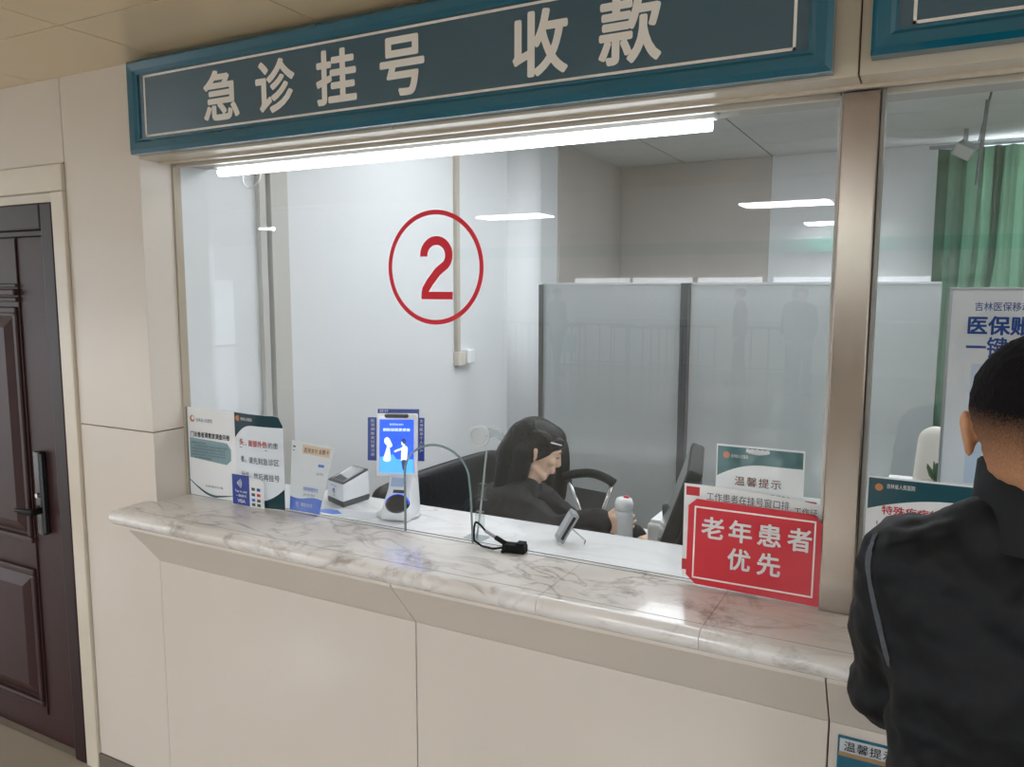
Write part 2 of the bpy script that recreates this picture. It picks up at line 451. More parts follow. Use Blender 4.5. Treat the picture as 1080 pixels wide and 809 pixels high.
b = NB(); box(b, (-.12, .25, ZI+.004), (5.5, YB+.1, ZI+.06)); struct('ceiling_staff_backing', b, plain('joint_backing', '#4a4846', .8))  # dark backing seen through the tile joints
# window behind the curtain
w = NB(); box(w, (2.25, YB+.05, .9), (4.4, YB+.06, 2.5)); struct('window_3', w, M_SKYWIN)
# side wall door frame strips
b = NB()
box(b, (0, .455, ZT-.9), (.02, .485, 2.3), .002); box(b, (0, .50, .1), (.028, .545, 2.3), .002); box(b, (0, .56, .1), (.012, .60, 2.3), .001)
struct('trim_6', b, plain('door_strip', '#c3c1bb', .4, var=.03))

# ---- glass panes
b = NB()
arch = [(.862, ZT), (.862, 1.165)]
for k in range(1, 16):
    a = PI - PI*k/16
    arch.append((.965 + .103*math.cos(a), 1.165 + .085*math.sin(a)))
arch += [(1.072, 1.13), (1.078, ZT)]
out = [(.004, ZT+.001), (.862, ZT+.001)] + arch[1:-1] + [(1.078, ZT+.001), (1.932, ZT+.001), (1.932, ZS-.005), (.004, ZS-.005)]
prism(b, out, 1, YG-.004, YG+.004)
window1 = struct('window_1', b, M_GLASS)
b = NB(); tube(b, [(x, YG, z+.001) for x, z in arch], .0032, 6); e1 = obj('edge_trim', b, M_EDGE, window1)
b = NB(); box(b, (2.013, YG-.004, ZT+.001), (4.0, YG+.004, ZS-.005)); struct('window_2', b, M_GLASS)

# ---- counter slab
def counter_mesh(x0, x1, left_end=False):
    b = NB(); th, yf, yb = .045, -.137, .366
    prof = [(yb, ZT-th), (yb, ZT)]
    for k in range(0, 9):
        a = PI/2 + PI*k/8
        prof.append((yf+th/2+ (th/2)*math.cos(a), ZT-th/2+(th/2)*math.sin(a)))
    prism(b, prof, 0, x0, x1)
    return b
xs = [0.0, 1.392, 1.747, 2.9, 3.97]
ct = thing('marble_counter', 'long veined white marble counter slab in front of and behind the glass', 'counter', (0, 0, ZT-.045))
for x0, x1 in zip(xs, xs[1:]):
    b = counter_mesh(x0+.0006, x1-.0006); auto(obj('slab', b, M_MARBLE, ct))
b = NB()   # rounded end that laps over the pillar
th, yf = .045, -.137
prof = [(-.002, ZT-th), (-.002, ZT)] + [(yf+th/2+(th/2)*math.cos(PI/2+PI*k/8), ZT-th/2+(th/2)*math.sin(PI/2+PI*k/8)) for k in range(9)]
prism(b, prof, 0, -.035, .0)
hull(b, [((-.034, yf+th/2, ZT-th/2), th/2), ((-.034, -.024, ZT-th/2), th/2), ((-.03, -.024, ZT-th/2), th/2)], 3)
auto(obj('end_nosing', b, M_MARBLE, ct), 50)
b = NB(); box(b, (.0, .138, ZT), (3.97, .366, ZT+.0012)); obj('inner_inlay', b, M_MARBLE_IN, ct)
b = NB(); box(b, (.002, .1365, ZT+.0002), (1.93, .138, ZT+.0013)); box(b, (.002, .1178, ZT+.0002), (1.93, .1190, ZT+.0010)); obj('joint_line', b, M_DARKP, ct)
b = NB()
p = [(-.02, -.09), (.0, -.093), (3.9, -.093)]
box(b, (.0, -.0958, ZT-.00005), (3.97, -.0945, ZT+.0003)); obj('groove', b, plain('groove', '#8b7f73', .6), ct)

# ---- door
d = bpy.data.objects.new('door_1', None); COL.objects.link(d); d.location = (-.96, 0, 0); d['kind'] = 'structure'
b = NB()
box(b, (-.492, -.012, 0), (-.426, .05, 1.943), .006); box(b, (-1.50, -.012, 0), (-1.435, .05, 1.943), .006); box(b, (-1.435, -.012, 1.857), (-.492, .05, 1.943), .006)
box(b, (-.515, .004, 0), (-.492, .06, 1.857), .003); box(b, (-1.435, .004, 1.838), (-.492, .06, 1.857), .003)
obj('door_frame', b, M_DOORF, d)
b = NB(); box(b, (-1.435, .022, .006), (-.515, .07, 1.838), .002)
def raised(b, x0, x1, z0, z1, y):
    for k, (ins, dep, h) in enumerate(((0, 0, .014), (.012, 0, .009), (.024, 0, .016))):
        pass
    # moulding frame
    w = .022
    for (a0, a1, c0, c1) in ((x0, x1, z0, z0+w), (x0, x1, z1-w, z1), (x0, x0+w, z0+w, z1-w), (x1-w, x1, z0+w, z1-w)):
        box(b, (a0, y-.014, c0), (a1, y+.002, c1), .005)
    # raised field with sloping sides
    t = NB(); i = .032; s = .04
    A = [t.verts.new(p) for p in ((x0+i, y, z0+i), (x1-i, y, z0+i), (x1-i, y, z1-i), (x0+i, y, z1-i))]
    B = [t.verts.new(p) for p in ((x0+i+s, y-.016, z0+i+s), (x1-i-s, y-.016, z0+i+s), (x1-i-s, y-.016, z1-i-s), (x0+i+s, y-.016, z1-i-s))]
    t.faces.new(B)
    for k in range(4): t.faces.new((A[k], A[(k+1) % 4], B[(k+1) % 4], B[k]))
    bmesh.ops.recalc_face_normals(t, faces=t.faces)
    if t.faces[0].normal.y > 0: bmesh.ops.reverse_faces(t, faces=t.faces)
    merge(b, t)
raised(b, -1.30, -.70, .13, .655, .022)
raised(b, -1.30, -.70, .755, 1.60, .022)
box(b, (-1.32, .008, 1.618), (-.69, .024, 1.634), .004); box(b, (-1.32, .002, 1.640), (-.69, .024, 1.662), .005); box(b, (-1.32, .01, 1.668), (-.69, .024, 1.68), .003)
box(b, (-.694, .016, .1), (-.688, .024, 1.84), .002)
for z0 in (.795, ): box(b, (-1.32, .006, z0-.04), (-.69, .024, z0-.02), .004)
leaf = obj('door_leaf', b, M_DOOR, d)
b = NB(); box(b, (-.640, -.004, .80), (-.598, .024, 1.10), .008); h = obj('door_handle', b, plain('handle_black', '#1a1d1f', .25, coat=.5), d)
b = NB(); hull(b, [((-.612, -.03, .89), .011), ((-.64, -.03, .885), .010), ((-.715, -.028, .885), .008)]); hull(b, [((-.612, -.03, .89), .012), ((-.612, .0, .89), .012)]); obj('lever', b, M_BLACKP, h, True)
b = NB(); tube(b, [(-.617, -.012, .945), (-.617, .0, .945)], .008, 14); obj('lock_cylinder', b, M_CHROME, h)

# ================================================================== HALL (behind the camera, seen mirrored in the glass)
b = NB(); box(b, (-17, -15.9, 0), (15, -15.7, 2.95)); box(b, (-17, -15.7, 1.95), (15, -15.0, 2.95)); struct('wall_hall', b, plain('hall_wall', '#dcdcd8', .5))
b = NB(); box(b, (-16, -15.1, 0), (12, -15.0, 1.05)); struct('wall_hall_counter', b, plain('hall_counter', '#c9c4ba', .4))
def hall_counter():
    t = thing('service_counter', 'long pale service counter across the hall, mirrored in the glass', 'counter', (-2, -15, 0))
    b = NB(); box(b, (-16, -15.3, 1.052), (12, -14.9, 1.09), .004); obj('worktop', b, M_WHITE, t)
hall_counter()
sg = NB(); box(sg, (-9.5, -15.0, 2.42), (9, -14.9, 2.68), .01); tag(obj('sign_band', sg, M_GREEN), 'long green sign band over the far counter, mirrored in the glass', 'sign')
for k, x in enumerate((-4.6, -3.2, -1.75, -.2, 1.3)):
    t = tag(obj('light_slot', (lambda b: (box(b, (x-.66, -14.99, 1.84), (x+.66, -14.95, 1.94), .004), b)[1])(NB()), emis('slot_light_%d' % k, '#f5f8ff', 3.5)), 'narrow white light slot over the far service counter', 'light', 'light slots over the far counter')
for k, (x, y) in enumerate(((.05, -10.6), (-4.5, -10.6), (-9.9, -10.8), (.4, -16.0 + 1.5), (4.6, -10.6), (.05, -5.6), (-4.5, -5.6), (4.6, -5.6), (-9.9, -5.6))):
    b = NB(); box(b, (x-.62, y-.3, 2.925), (x+.62, y+.3, 2.949), .004)
    tag(obj('ceiling_light', b, M_HALLPANEL), 'rectangular white light panel in the hall ceiling behind the viewer', 'ceiling light', 'hall ceiling lights')
b = NB(); box(b, (.05-.5, -1.5, ZC-.012), (1.55, -1.2, ZC-.0005), .003)
def rail(x, y, label_i):
    b = NB()
    for dx in [i*.33 for i in range(5)]: tube(b, [(x+dx, y, 0), (x+dx, y, .95)], .018, 8)
    tube(b, [(x-.05, y, .95), (x+1.4, y, .95)], .022, 8); tube(b, [(x-.05, y, .15), (x+1.4, y, .15)], .014, 8)
    tag(obj('queue_railing', b, plain('rail_metal_%d' % label_i, '#5a5c5e', .3, metal=.6)), 'metal queue railing before the far counter', 'railing', 'queue railings in the hall')
for i, (x, y) in enumerate(((-6.6, -14.0), (-4.9, -14.0), (-3.1, -14.0), (-1.4, -14.0), (-5.6, -13.0), (-3.6, -13.0))): rail(x, y, i)
b = NB(); box(b, (-5.55, -14.3, .02), (-4.95, -14.27, 1.85), .01); tag(obj('notice_board', b, M_WHITE), 'upright white notice board in front of the far counter', 'board')
for k, (x, z) in enumerate(((-5.9, 1.75), (-4.2, 1.75), (-2.9, 1.75), (-1.5, 1.75), (0.0, 1.75))):
    b = NB(); box(b, (x-.12, -15.02, z-.06), (x+.12, -14.98, z+.06), .005); tag(obj('window_plate', b, M_PAPER), 'small white number plate above the far counter', 'plate', 'plates above the far counter')
for k, x in enumerate((-4.4, -3.3, -2.1, -.7, -4.0)):
    b = NB(); lathe(b, [(.09, 0), (.09, .01), (.02, .02), (.02, .2), (.1, .21), (.12, .4), (.02, .42)], 14, Matrix.Translation((x, -15.1, 1.09)))
    tag(obj('counter_screen', b, M_PLASTIC), 'small white device standing on the far counter', 'device', 'devices on the far counter')
b = NB(); lathe(b, [(.42, 0), (.42, 2.95)], 40, Matrix.Translation((3.4, -8.4, 0))); struct('column_1', b, M_WALLU)
b = NB(); lathe(b, [(.42, 0), (.42, 2.95)], 40, Matrix.Translation((-7.4, -8.4, 0))); struct('column_2', b, M_WALLU)
b = NB(); box(b, (-13.8, -14.9, 2.3), (-10.0, -14.8, 2.72), .01); tag(obj('banner_sign', b, M_PAPERG), 'pale banner sign over the left end of the far counter', 'sign')

# ================================================================== SIGNS
def framed_sign(name, label, x0, x1, z0, z1, chars, group=None):
    t = thing(name, label, 'sign', ((x0+x1)/2, 0, z0))
    y0, y1 = -.045, -.001; w = .042
    b = NB()
    def bar(pts): prism(b, pts, 1, y0+.008, y1)
    # mitred, bevelled frame
    for quad in (((x0, z0), (x1, z0), (x1-w, z0+w), (x0+w, z0+w)), ((x0, z1), (x0+w, z1-w), (x1-w, z1-w), (x1, z1)), ((x0, z0), (x0+w, z0+w), (x0+w, z1-w), (x0, z1)), ((x1, z0), (x1, z1), (x1-w, z1-w), (x1-w, z0+w))):
        prism(b, quad, 1, y0+.009, y1)
    def ring(i0, ya, i1, yb):
        q = NB()
        A = [q.verts.new(p) for p in ((x0+i0, ya, z0+i0), (x1-i0, ya, z0+i0), (x1-i0, ya, z1-i0), (x0+i0, ya, z1-i0))]
        B = [q.verts.new(p) for p in ((x0+i1, yb, z0+i1), (x1-i1, yb, z0+i1), (x1-i1, yb, z1-i1), (x0+i1, yb, z1-i1))]
        for k in range(4): q.faces.new((A[k], A[(k+1) % 4], B[(k+1) % 4], B[k]))
        merge(b, q)
    ring(0, y0+.009, .010, y0); ring(.010, y0, .030, y0+.002); ring(.030, y0+.002, w, y0+.014)
    obj('frame', b, M_TEAL, t)
    b = NB(); box(b, (x0+w-.002, y0+.014, z0+w-.002), (x1-w+.002, y0+.02, z1-w+.002)); obj('panel', b, M_PANEL, t)
    b = NB(); yy = y0+.0125; bw = .0055
    a0, a1, c0, c1 = x0+.066, x1-.066, z0+.036, z1-.038
    c0 = z0+.045; c1 = z1-.045; a0 = x0+.064; a1 = x1-.064
    for q in ((a0, a1, c0, c0+bw), (a0, a1, c1-bw, c1), (a0, a0+bw, c0, c1), (a1-bw, a1, c0, c1)): box(b, (q[0], yy, q[2]), (q[1], yy+.0012, q[3]))
    obj('border_line', b, M_LETTER, t)
    for (ch, cx0, cx1, cz0, cz1) in chars:
        b = NB(); write(b, ch, cx0, cx1, cz0, cz1, yy, .028); obj('lettering', b, M_LETTER, t)
    return t
chars = [('急', .320, .455, 2.116, 2.248), ('诊', .515, .652, 2.116, 2.250), ('挂', .722, .850, 2.116, 2.248), ('号', .920, 1.048, 2.114, 2.250), ('收', 1.278, 1.410, 2.115, 2.253), ('款', 1.478, 1.612, 2.115, 2.253)]
framed_sign('hanging_sign', 'long glossy teal framed sign lettered 急诊挂号 收款 over the window marked 2', .013, 1.930, 2.053, 2.314, chars)
framed_sign('hanging_sign', 'teal framed sign at the upper right corner, only its left end showing', 1.993, 3.9, 2.070, 2.318, [])

# circled number decal
t = thing('number_decal', 'red circled number 2 stuck on the window glass', 'decal', (.97, YG-.005, 1.572))
b = NB(); n = 64; q = NB(); R0, R1 = .147, .135; cx, cz = .969, 1.7185
ra = [[q.verts.new((cx+R*math.cos(2*PI*k/n), YG-.0052, cz+R*math.sin(2*PI*k/n))) for k in range(n)] for R in (R1, R0)]
for k in range(n): q.faces.new((ra[0][k], ra[1][k], ra[1][(k+1) % n], ra[0][(k+1) % n]))
merge(b, q); obj('ring', b, M_REDT, t)
b = NB(); sw = .0225
cxx, czz, rr = .9745, 1.7500, .0385
pth = [(cxx+rr*math.cos(math.radians(a)), czz+(rr-.001)*math.sin(math.radians(a))) for a in range(184, -41, -8)]
pth += [(cxx+.004, 1.708), (.955, 1.682), (.9405, 1.662), (.9375, 1.640)]
ribbon(b, pth, sw, YG-.0052); box(b, (.928, YG-.0055, 1.637), (1.024, YG-.0051, 1.6565)); obj('numeral', b, M_REDT, t)

# ================================================================== ITEMS ON THE GLASS AND COUNTER
# red priority card
t = thing('red_card', 'red card lettered 老年患者优先 leaning on the glass by the steel column', 'card', (1.8, .09, ZT))
LEAN = Matrix.Translation((0, .098, ZT)) @ Matrix.Rotation(math.radians(-3), 4, 'X') @ Matrix.Translation((0, -.098, -ZT))
c = .022; x0, x1, z0, z1 = 1.655, 1.941, 1.004, 1.197
b = NB(); prism(b, [(x0+c, z0+.004), (x1-.006, z0), (x1, z0+.006), (x1, z1-c), (x1-c, z1), (x0+c*.8, z1+.003), (x0, z1-c*.6), (x0, z0+c)], 1, .0935, .0955, LEAN); obj('board', b, M_RED, t)
b = NB(); yy = .0930
for qd in ((x0+.014, x1-.016, z0+.017, z0+.0205), (x0+.014, x1-.016, z1-.0165, z1-.013), (x0+.014, x0+.0175, z0+.017, z1-.013), (x1-.0195, x1-.016, z0+.017, z1-.013)): box(b, (qd[0], yy, qd[2]), (qd[1], yy+.0006, qd[3]), M=LEAN)
obj('border_line', b, M_LETTER, t)
b = NB()
for ch, a0, a1, c0, c1 in [('老', 1.684, 1.738, 1.115, 1.168), ('年', 1.744, 1.798, 1.115, 1.168), ('患', 1.805, 1.859, 1.116, 1.169), ('者', 1.867, 1.920, 1.115, 1.169), ('优', 1.744, 1.797, 1.053, 1.106), ('先', 1.807, 1.860, 1.052, 1.106)]:
    b = NB(); write(b, ch, a0+.002, a1-.002, c0, c1-.004, yy-.0003, .026, M=LEAN); obj('lettering', b, M_PAPER, t)
# white notice behind it
t = thing('paper_notice', 'white paper notice mostly hidden behind the red card', 'notice', (1.79, .11, ZT))
b = NB(); x0, x1 = 1.641, 1.934
pts = [(x0, ZT+.012), (x1, ZT+.012), (x1, 1.216)] + [(x1-(x1-x0)*k/12, 1.216+.014*k/12+.005*math.sin(PI*k/12)) for k in range(1, 13)]
prism(b, pts, 1, .1150, .1158); obj('sheet', b, M_PAPER, t)
b = NB(); box(b, (1.646, .1142, 1.204), (1.676, .1148, 1.224)); obj('red_seal', b, M_INKRED, t)
b = NB(); write(b, '工作患者在挂号窗口排', 1.692, 1.868, 1.197, 1.216, .1145, .0); write(b, '工作证', 1.878, 1.925, 1.190, 1.206, .1145, .0); obj('lettering', b, M_INKDIM, t)
b = NB(); box(b, (1.640, .1142, ZT+.03), (1.652, .1148, ZT+.055)); obj('red_mark', b, M_INKRED, t)
# reminder inside the glass
def headed_notice(t, x0, x1, z0, z1, y, head, headmat, mat=M_PAPER, dy=-.0006):
    b = NB(); sheet(b, x0, x1, z0, z1, y); obj('sheet', b, mat, t)
    hh = head
    b = NB(); n = 16
    pts = [(x0+.003, z1-.004), (x1-.003, z1-.004)]
    for k in range(n+1):
        u = k/n; x = x1-.003-(x1-x0-.006)*u
        pts.append((x, z1-.004-hh*(.85+.0*u) - (.0 if u < .45 else hh*.75*((u-.45)/.55)**2)))
    prism(b, pts, 1, y+dy, y+dy+.0004); obj('header_band', b, headmat, t)
    b = NB(); lathe(b, [(.0001, 0), (.0075, 0), (.0075, .0004), (.0001, .0004)], 16, Matrix.Translation((x0+.022, y+dy-.0003, z1-.004-hh*.45)) @ Matrix.Rotation(PI/2, 4, 'X')); obj('emblem', b, M_ORANGE, t)
t = thing('paper_notice', 'white notice headed 温馨提示 with green band taped inside the glass', 'notice', (1.8, .131, 1.1))
headed_notice(t, 1.707, 1.893, 1.05, 1.324, .1305, .042, M_HEADER)
b = NB(); write(b, '温馨提示', 1.749, 1.847, 1.235, 1.256, .1293, .012, 1.25); obj('lettering', b, M_INKBROWN, t)
b = NB(); write(b, '因吉林卫生财政票据中心', 1.749, 1.868, 1.212, 1.223, .1293, .0); obj('small_lettering', b, M_INK, t)
b = NB(); write(b, '吉林省人民医院', 1.739, 1.776, 1.296, 1.304, .1293, .0); obj('header_lettering', b, M_LETTER, t)
b = NB()
n = 14; top = [(1.771+.05*k/n, 1.318+.001*math.sin(k*2.1)) for k in range(n+1)]; bot = [(1.821-.05*k/n, 1.311-.0045*math.sin(PI*k/n)+.0008*math.sin(k*3)) for k in range(n+1)]
prism(b, top+bot, 1, .1291, .1296); obj('torn_patch', b, M_PAPER, t)
t = thing('paper_notice', 'narrow white slip showing at the top right of the red card', 'notice', (1.92, .15, 1.15))
b = NB(); sheet(b, 1.893, 1.9275, 1.08, 1.225, .1330); obj('sheet', b, M_PAPER, t)
b = NB(); box(b, (1.897, .1322, 1.212), (1.920, .1328, 1.217)); obj('red_line', b, M_INKRED, t)
# special disease notice on the right pane
t = thing('paper_notice', 'white notice in red letters beside the man in black jacket', 'notice', (2.16, .12, ZT))
headed_notice(t, 2.016, 2.316, ZT+.003, 1.290, .1180, .040, M_DKTEAL)
b = NB(); write(b, '特殊疾病的', 2.045, 2.150, 1.213, 1.232, .1168, .02); obj('lettering', b, M_INKRED, t)
b = NB(); write(b, '1、挂号时请', 2.037, 2.125, 1.190, 1.200, .1168, .0); write(b, '工作人员核对', 2.05, 2.15, 1.17, 1.18, .1168, .0); obj('small_lettering', b, M_INK, t)
b = NB(); write(b, '吉林省人民医院', 2.052, 2.103, 1.267, 1.277, .1168, .0); obj('header_lettering', b, M_LETTER, t)

# left paper: survey sheet
t = thing('paper_notice', 'white survey sheet standing at the far left end of the glass', 'notice', (.12, .12, ZT))
b = NB(); sheet(b, .014, .226, ZT+.002, 1.288, .1170); obj('sheet', b, M_PAPER, t)
b = NB(); box(b, (.010, .1160, ZT), (.015, .1190, 1.288), .0005); obj('left_edge_strip', b, plain('sleeve_edge', '#6c6f72', .4), t)
y = .1163
b = NB(); write(b, '门诊患者满意度调查问卷', .027, .203, 1.193, 1.211, y, .03); obj('title', b, M_INK, t)
b = NB(); prism(b, [(.022, 1.125), (.185, 1.115), (.205, 1.13), (.206, 1.165), (.19, 1.184), (.022, 1.190)], 1, y-.0001, y+.0004); obj('text_panel', b, M_SLATE, t)
b = NB()
for k, s in enumerate(('尊敬的患者您好', '为了解您在我院门诊就诊的感受与需求', '提高医疗服务质量改善就医环境特开展', '本次调查请您根据实际情况如实填写问', '卷感谢您对我院工作的支持与配合祝您', '早日康复身体健康')):
    L = min(1, len(s)/16); x = .03 + (.012 if k in (1, 5) else 0)
    write(b, s, x, x+.150*L, 1.178-k*.0095-.006, 1.178-k*.0095, y-.0004, .0)
obj('small_lettering', b, M_INKDIM, t)
b = NB(); write(b, '扫码填写问卷', .085, .165, 1.034, 1.041, y, .0); obj('caption', b, M_INK, t)
b = NB(); lathe(b, [(.0001, 0), (.011, 0), (.011, .0004), (.0001, .0004)], 18, Matrix.Translation((.038, y, 1.252)) @ Matrix.Rotation(PI/2, 4, 'X')); obj('emblem', b, M_ORANGE, t)
b = NB(); lathe(b, [(.0001, 0), (.0065, 0), (.0065, .0004), (.0001, .0004)], 18, Matrix.Translation((.0415, y-.0005, 1.254)) @ Matrix.Rotation(PI/2, 4, 'X')); obj('emblem_centre', b, M_PAPER, t)
b = NB(); write(b, '吉林省人民医院', .055, .128, 1.243, 1.255, y, .0); obj('header_lettering', b, M_INKDIM, t)
b = NB()
up = [(.016+.205*k/16, 1.052-.042*math.sin(PI*.5*min(1, k/9))+.010*max(0, (k-9)/7)) for k in range(17)]
lo = [(p[0], p[1]-.007*math.sin(PI*(.12+.88*i/16))) for i, p in enumerate(up)][::-1]
prism(b, up+lo, 1, y-.0001, y+.0004); obj('swoosh', b, M_DKTEAL, t)

# triage sheet, curled plastic
t = thing('paper_notice', 'curled triage notice with dark teal header beside the survey sheet', 'notice', (.33, .115, ZT))
def curl(u):  # slight bow away from the glass
    return .1155 - .012*math.sin(PI*min(1, max(0, u)))
def curved(x0, x1, zs, n=14, dy=0):
    q = NB(); V = []
    for k in range(n+1):
        x = x0+(x1-x0)*k/n; u = (x-.228)/.2
        V.append([q.verts.new((x, curl(u)+dy, z)) for z in zs(k/n)])
    for a, c in zip(V, V[1:]):
        for i in range(len(a)-1): q.faces.new((a[i], c[i], c[i+1], a[i+1]))
    bmesh.ops.solidify(q, geom=q.faces[:], thickness=.0005)
    return q
b = NB(); merge(b, curved(.228, .428, lambda u: (ZT+.002, 1.14, 1.288 if u < .92 else 1.288-.028*(u-.92)/.08))); auto(obj('sheet', b, M_PAPERG, t))
def hd(u): return ((1.252 if u > .42 else 1.252-.045*((.42-u)/.42)**2), 1.287 if u < .92 else 1.287-.028*(u-.92)/.08)
b = NB(); merge(b, curved(.2285, .4275, hd, dy=-.0009)); obj('header_band', b, M_DKTEAL, t)
b = NB(); merge(b, curved(.33, .4275, lambda u: (ZT+.003, ZT+.022+.045*u*u), dy=-.0009)); obj('footer_band', b, M_DKTEAL, t)
b = NB()
def cwrite(b, s, x0, x1, z0, z1, wt):
    q = NB(); write(q, s, x0, x1, z0, z1, 0, wt)
    for v in q.verts: v.co.y = curl((v.co.x-.228)/.2)-.0016
    merge(b, q)
cwrite(b, '头', .252, .275, 1.188, 1.208, .03); obj('red_lettering', b, M_INKRED, t); b = NB(); cwrite(b, '面部外伤', .296, .372, 1.188, 1.208, .03); obj('red_lettering', b, M_INKRED, t)
b = NB(); cwrite(b, '、', .28, .287, 1.188, 1.194, .0); cwrite(b, '的患', .376, .41, 1.188, 1.206, .01)
cwrite(b, '者，请先到急诊区', .256, .412, 1.135, 1.156, .01); cwrite(b, '分诊，然后再挂号', .256, .412, 1.087, 1.108, .01)
q = NB(); box(q, (.252, 0, 1.180), (.372, .0003, 1.1815))
for v in q.verts: v.co.y += curl((v.co.x-.228)/.2)-.0014
merge(b, q); obj('lettering', b, M_INK, t)
b = NB(); cwrite(b, '吉林省人民医院', .262, .315, 1.265, 1.275, 0); obj('header_lettering', b, M_LETTER, t)
b = NB(); lathe(b, [(.0001, 0), (.009, 0), (.009, .0004), (.0001, .0004)], 16, Matrix.Translation((.247, curl(.1)-.0014, 1.270)) @ Matrix.Rotation(PI/2, 4, 'X')); obj('emblem', b, M_ORANGE, t)
# blue tap-to-pay sticker and white card marks
t = thing('payment_sticker', 'small royal blue contactless payment sticker below the triage notice', 'sticker', (.26, .1, ZT))
y = .0985
b = NB(); sheet(b, .226, .298, ZT+.002, 1.096, y); obj('card', b, M_BLUE, t)
b = NB()
for k in range(4):
    r = .006+.0055*k
    tube(b, [(.244+r*math.cos(a), y-.0006, 1.070+r*math.sin(a)) for a in [math.radians(-38+76*i/8) for i in range(9)]], .0012, 6)
write(b, 'Tap to pay', .237, .288, 1.039, 1.049, y-.0004, .01); write(b, '一挥即付', .240, .285, 1.026, 1.035, y-.0004, .01); write(b, 'VISA', .247, .280, 1.009, 1.020, y-.0004, .03)
obj('lettering', b, M_PAPER, t)
t = thing('payment_sticker', 'small white card scheme list right of the blue contactless sticker', 'sticker', (.32, .1, ZT))
y = .0955
b = NB(); prism(b, [(.302, ZT+.002), (.362, ZT+.002), (.362, 1.082), (.350, 1.092), (.302, 1.094)], 1, y, y+.0008); obj('card', b, M_PAPER, t)
for (a0, c0, mt) in ((.311, 1.054, M_INKDIM), (.333, 1.054, M_BLUE), (.311, 1.037, M_INKDIM), (.333, 1.037, M_RED), (.311, 1.020, M_BLUE2), (.333, 1.020, M_INKDIM), (.311, 1.006, M_LEAF), (.333, 1.006, M_LEAF)):
    b = NB(); box(b, (a0, y-.0005, c0), (a0+.014, y-.0001, c0+.009), .0001); obj('scheme_mark', b, mt, t)
# leaning tapered payment card
t = thing('payment_card', 'tilted white payment card with blue foot between triage notice and scanner', 'card', (.5, .15, ZT))
def quad(bm, p, y, th=.0012): prism(bm, p, 1, y, y+th)
y = .131
T = Matrix.Identity(4)
b = NB(); quad(b, [(.430, ZT+.003), (.546, ZT+.003), (.612, 1.214), (.447, 1.216)], y); obj('sheet', b, M_PAPERG, t)
b = NB(); pts = [(.430, ZT+.003), (.546, ZT+.003), (.558, 1.045)] + [(.558-.124*k/8, 1.045+.004*math.sin(2*PI*k/8)) for k in range(1, 9)]
quad(b, pts, y-.0006, .0005); obj('blue_foot', b, M_BLUE2, t)
b = NB(); quad(b, [(.487, 1.180), (.590, 1.176), (.597, 1.203), (.490, 1.208)], y-.0006, .0005); obj('title_strip', b, plain('cream_strip', '#e2cfb4', .6), t)
SH = Matrix.Identity(4); SH[0][2] = .2; SH = Matrix.Translation((0, 0, 0)) @ Matrix.Translation((.5, 0, 1.1)) @ SH @ Matrix.Translation((-.5, 0, -1.1))
b = NB(); write(b, '医保支付 金额卡', .478, .572, 1.184, 1.199, y-.0010, .015, M=SH); obj('title', b, M_INKBROWN, t)
b = NB(); write(b, '扫码快捷支付', .492, .550, 1.067, 1.080, y-.0010, .01, M=SH); obj('blue_lettering', b, M_BLUE2, t)
b = NB(); box(b, (.538, y-.0010, 1.145), (.560, y-.0006, 1.153), M=SH); obj('blue_mark', b, M_BLUE2, t)
b = NB(); write(b, '支付宝 微信', .495, .540, 1.052, 1.060, y-.0010, 0, M=SH); obj('small_lettering', b, M_INKDIM, t)
b = NB(); write(b, '云闪付', .535, .562, 1.120, 1.128, y-.0010, 0, M=SH); obj('small_lettering', b, M_INKDIM, t)
b = NB(); box(b, (.452, y-.001, 1.196), (.462, y-.0006, 1.201)); box(b, (.452, y-.001, 1.186), (.458, y-.0006, 1.189)); obj('small_lettering', b, M_INKDIM, t)
b = NB(); write(b, '银联支付', .490, .535, 1.018, 1.030, y-.0010, .01, M=SH); write(b, '付', .455, .467, 1.015, 1.032, y-.001, .01); obj('foot_lettering', b, M_PAPER, t)

# ---- QR scanner box
t = thing('code_scanner', 'small white box scanner with black slanted rim left of the payment terminal', 'scanner', (.50, .30, ZT))
# local frame: footprint corner points measured on the counter
FR = Vector((.560, .222)); LF = Vector((.462, .262)); RR = Vector((.566, .345)); BK = LF + (RR-FR)
def frust(b, z0s, z1s, ins0=0, ins1=0):
    cen = (FR+LF+RR+BK)/4
    q = NB(); A = []; Bv = []
    for p, za, zb in zip((LF, FR, RR, BK), z0s, z1s):
        pa = cen+(p-cen)*(1-ins0); pb = cen+(p-cen)*(1-ins1)
        A.append(q.verts.new((pa.x, pa.y, za))); Bv.append(q.verts.new((pb.x, pb.y, zb)))
    q.faces.new(A[::-1]); q.faces.new(Bv)
    for k in range(4): q.faces.new((A[k], A[(k+1) % 4], Bv[(k+1) % 4], Bv[k]))
    bmesh.ops.recalc_face_normals(q, faces=q.faces)
    bmesh.ops.bevel(q, geom=q.edges[:], offset=.003, segments=2, affect='EDGES', profile=.5)
    merge(b, q)
b = NB(); frust(b, [ZT]*4, [ZT+.018]*4, .04, .0); obj('base', b, M_DARKP, t)
b = NB(); frust(b, [ZT+.019]*4, [ZT+.068, ZT+.072, ZT+.095, ZT+.090], .0, .06); obj('body', b, M_PLASTIC, t)
b = NB(); frust(b, [ZT+.069, ZT+.073, ZT+.096, ZT+.091], [ZT+.072, ZT+.076, ZT+.099, ZT+.094], .05, .06); obj('rim', b, M_DARKP, t)
b = NB(); frust(b, [ZT+.0725, ZT+.0765, ZT+.0995, ZT+.0945], [ZT+.073, ZT+.077, ZT+.100, ZT+.095], .26, .26); obj('scan_window', b, plain('scan_glass', '#c9cdd0', .1, coat=.5), t)
ang = math.atan2(FR.y-LF.y, FR.x-LF.x)
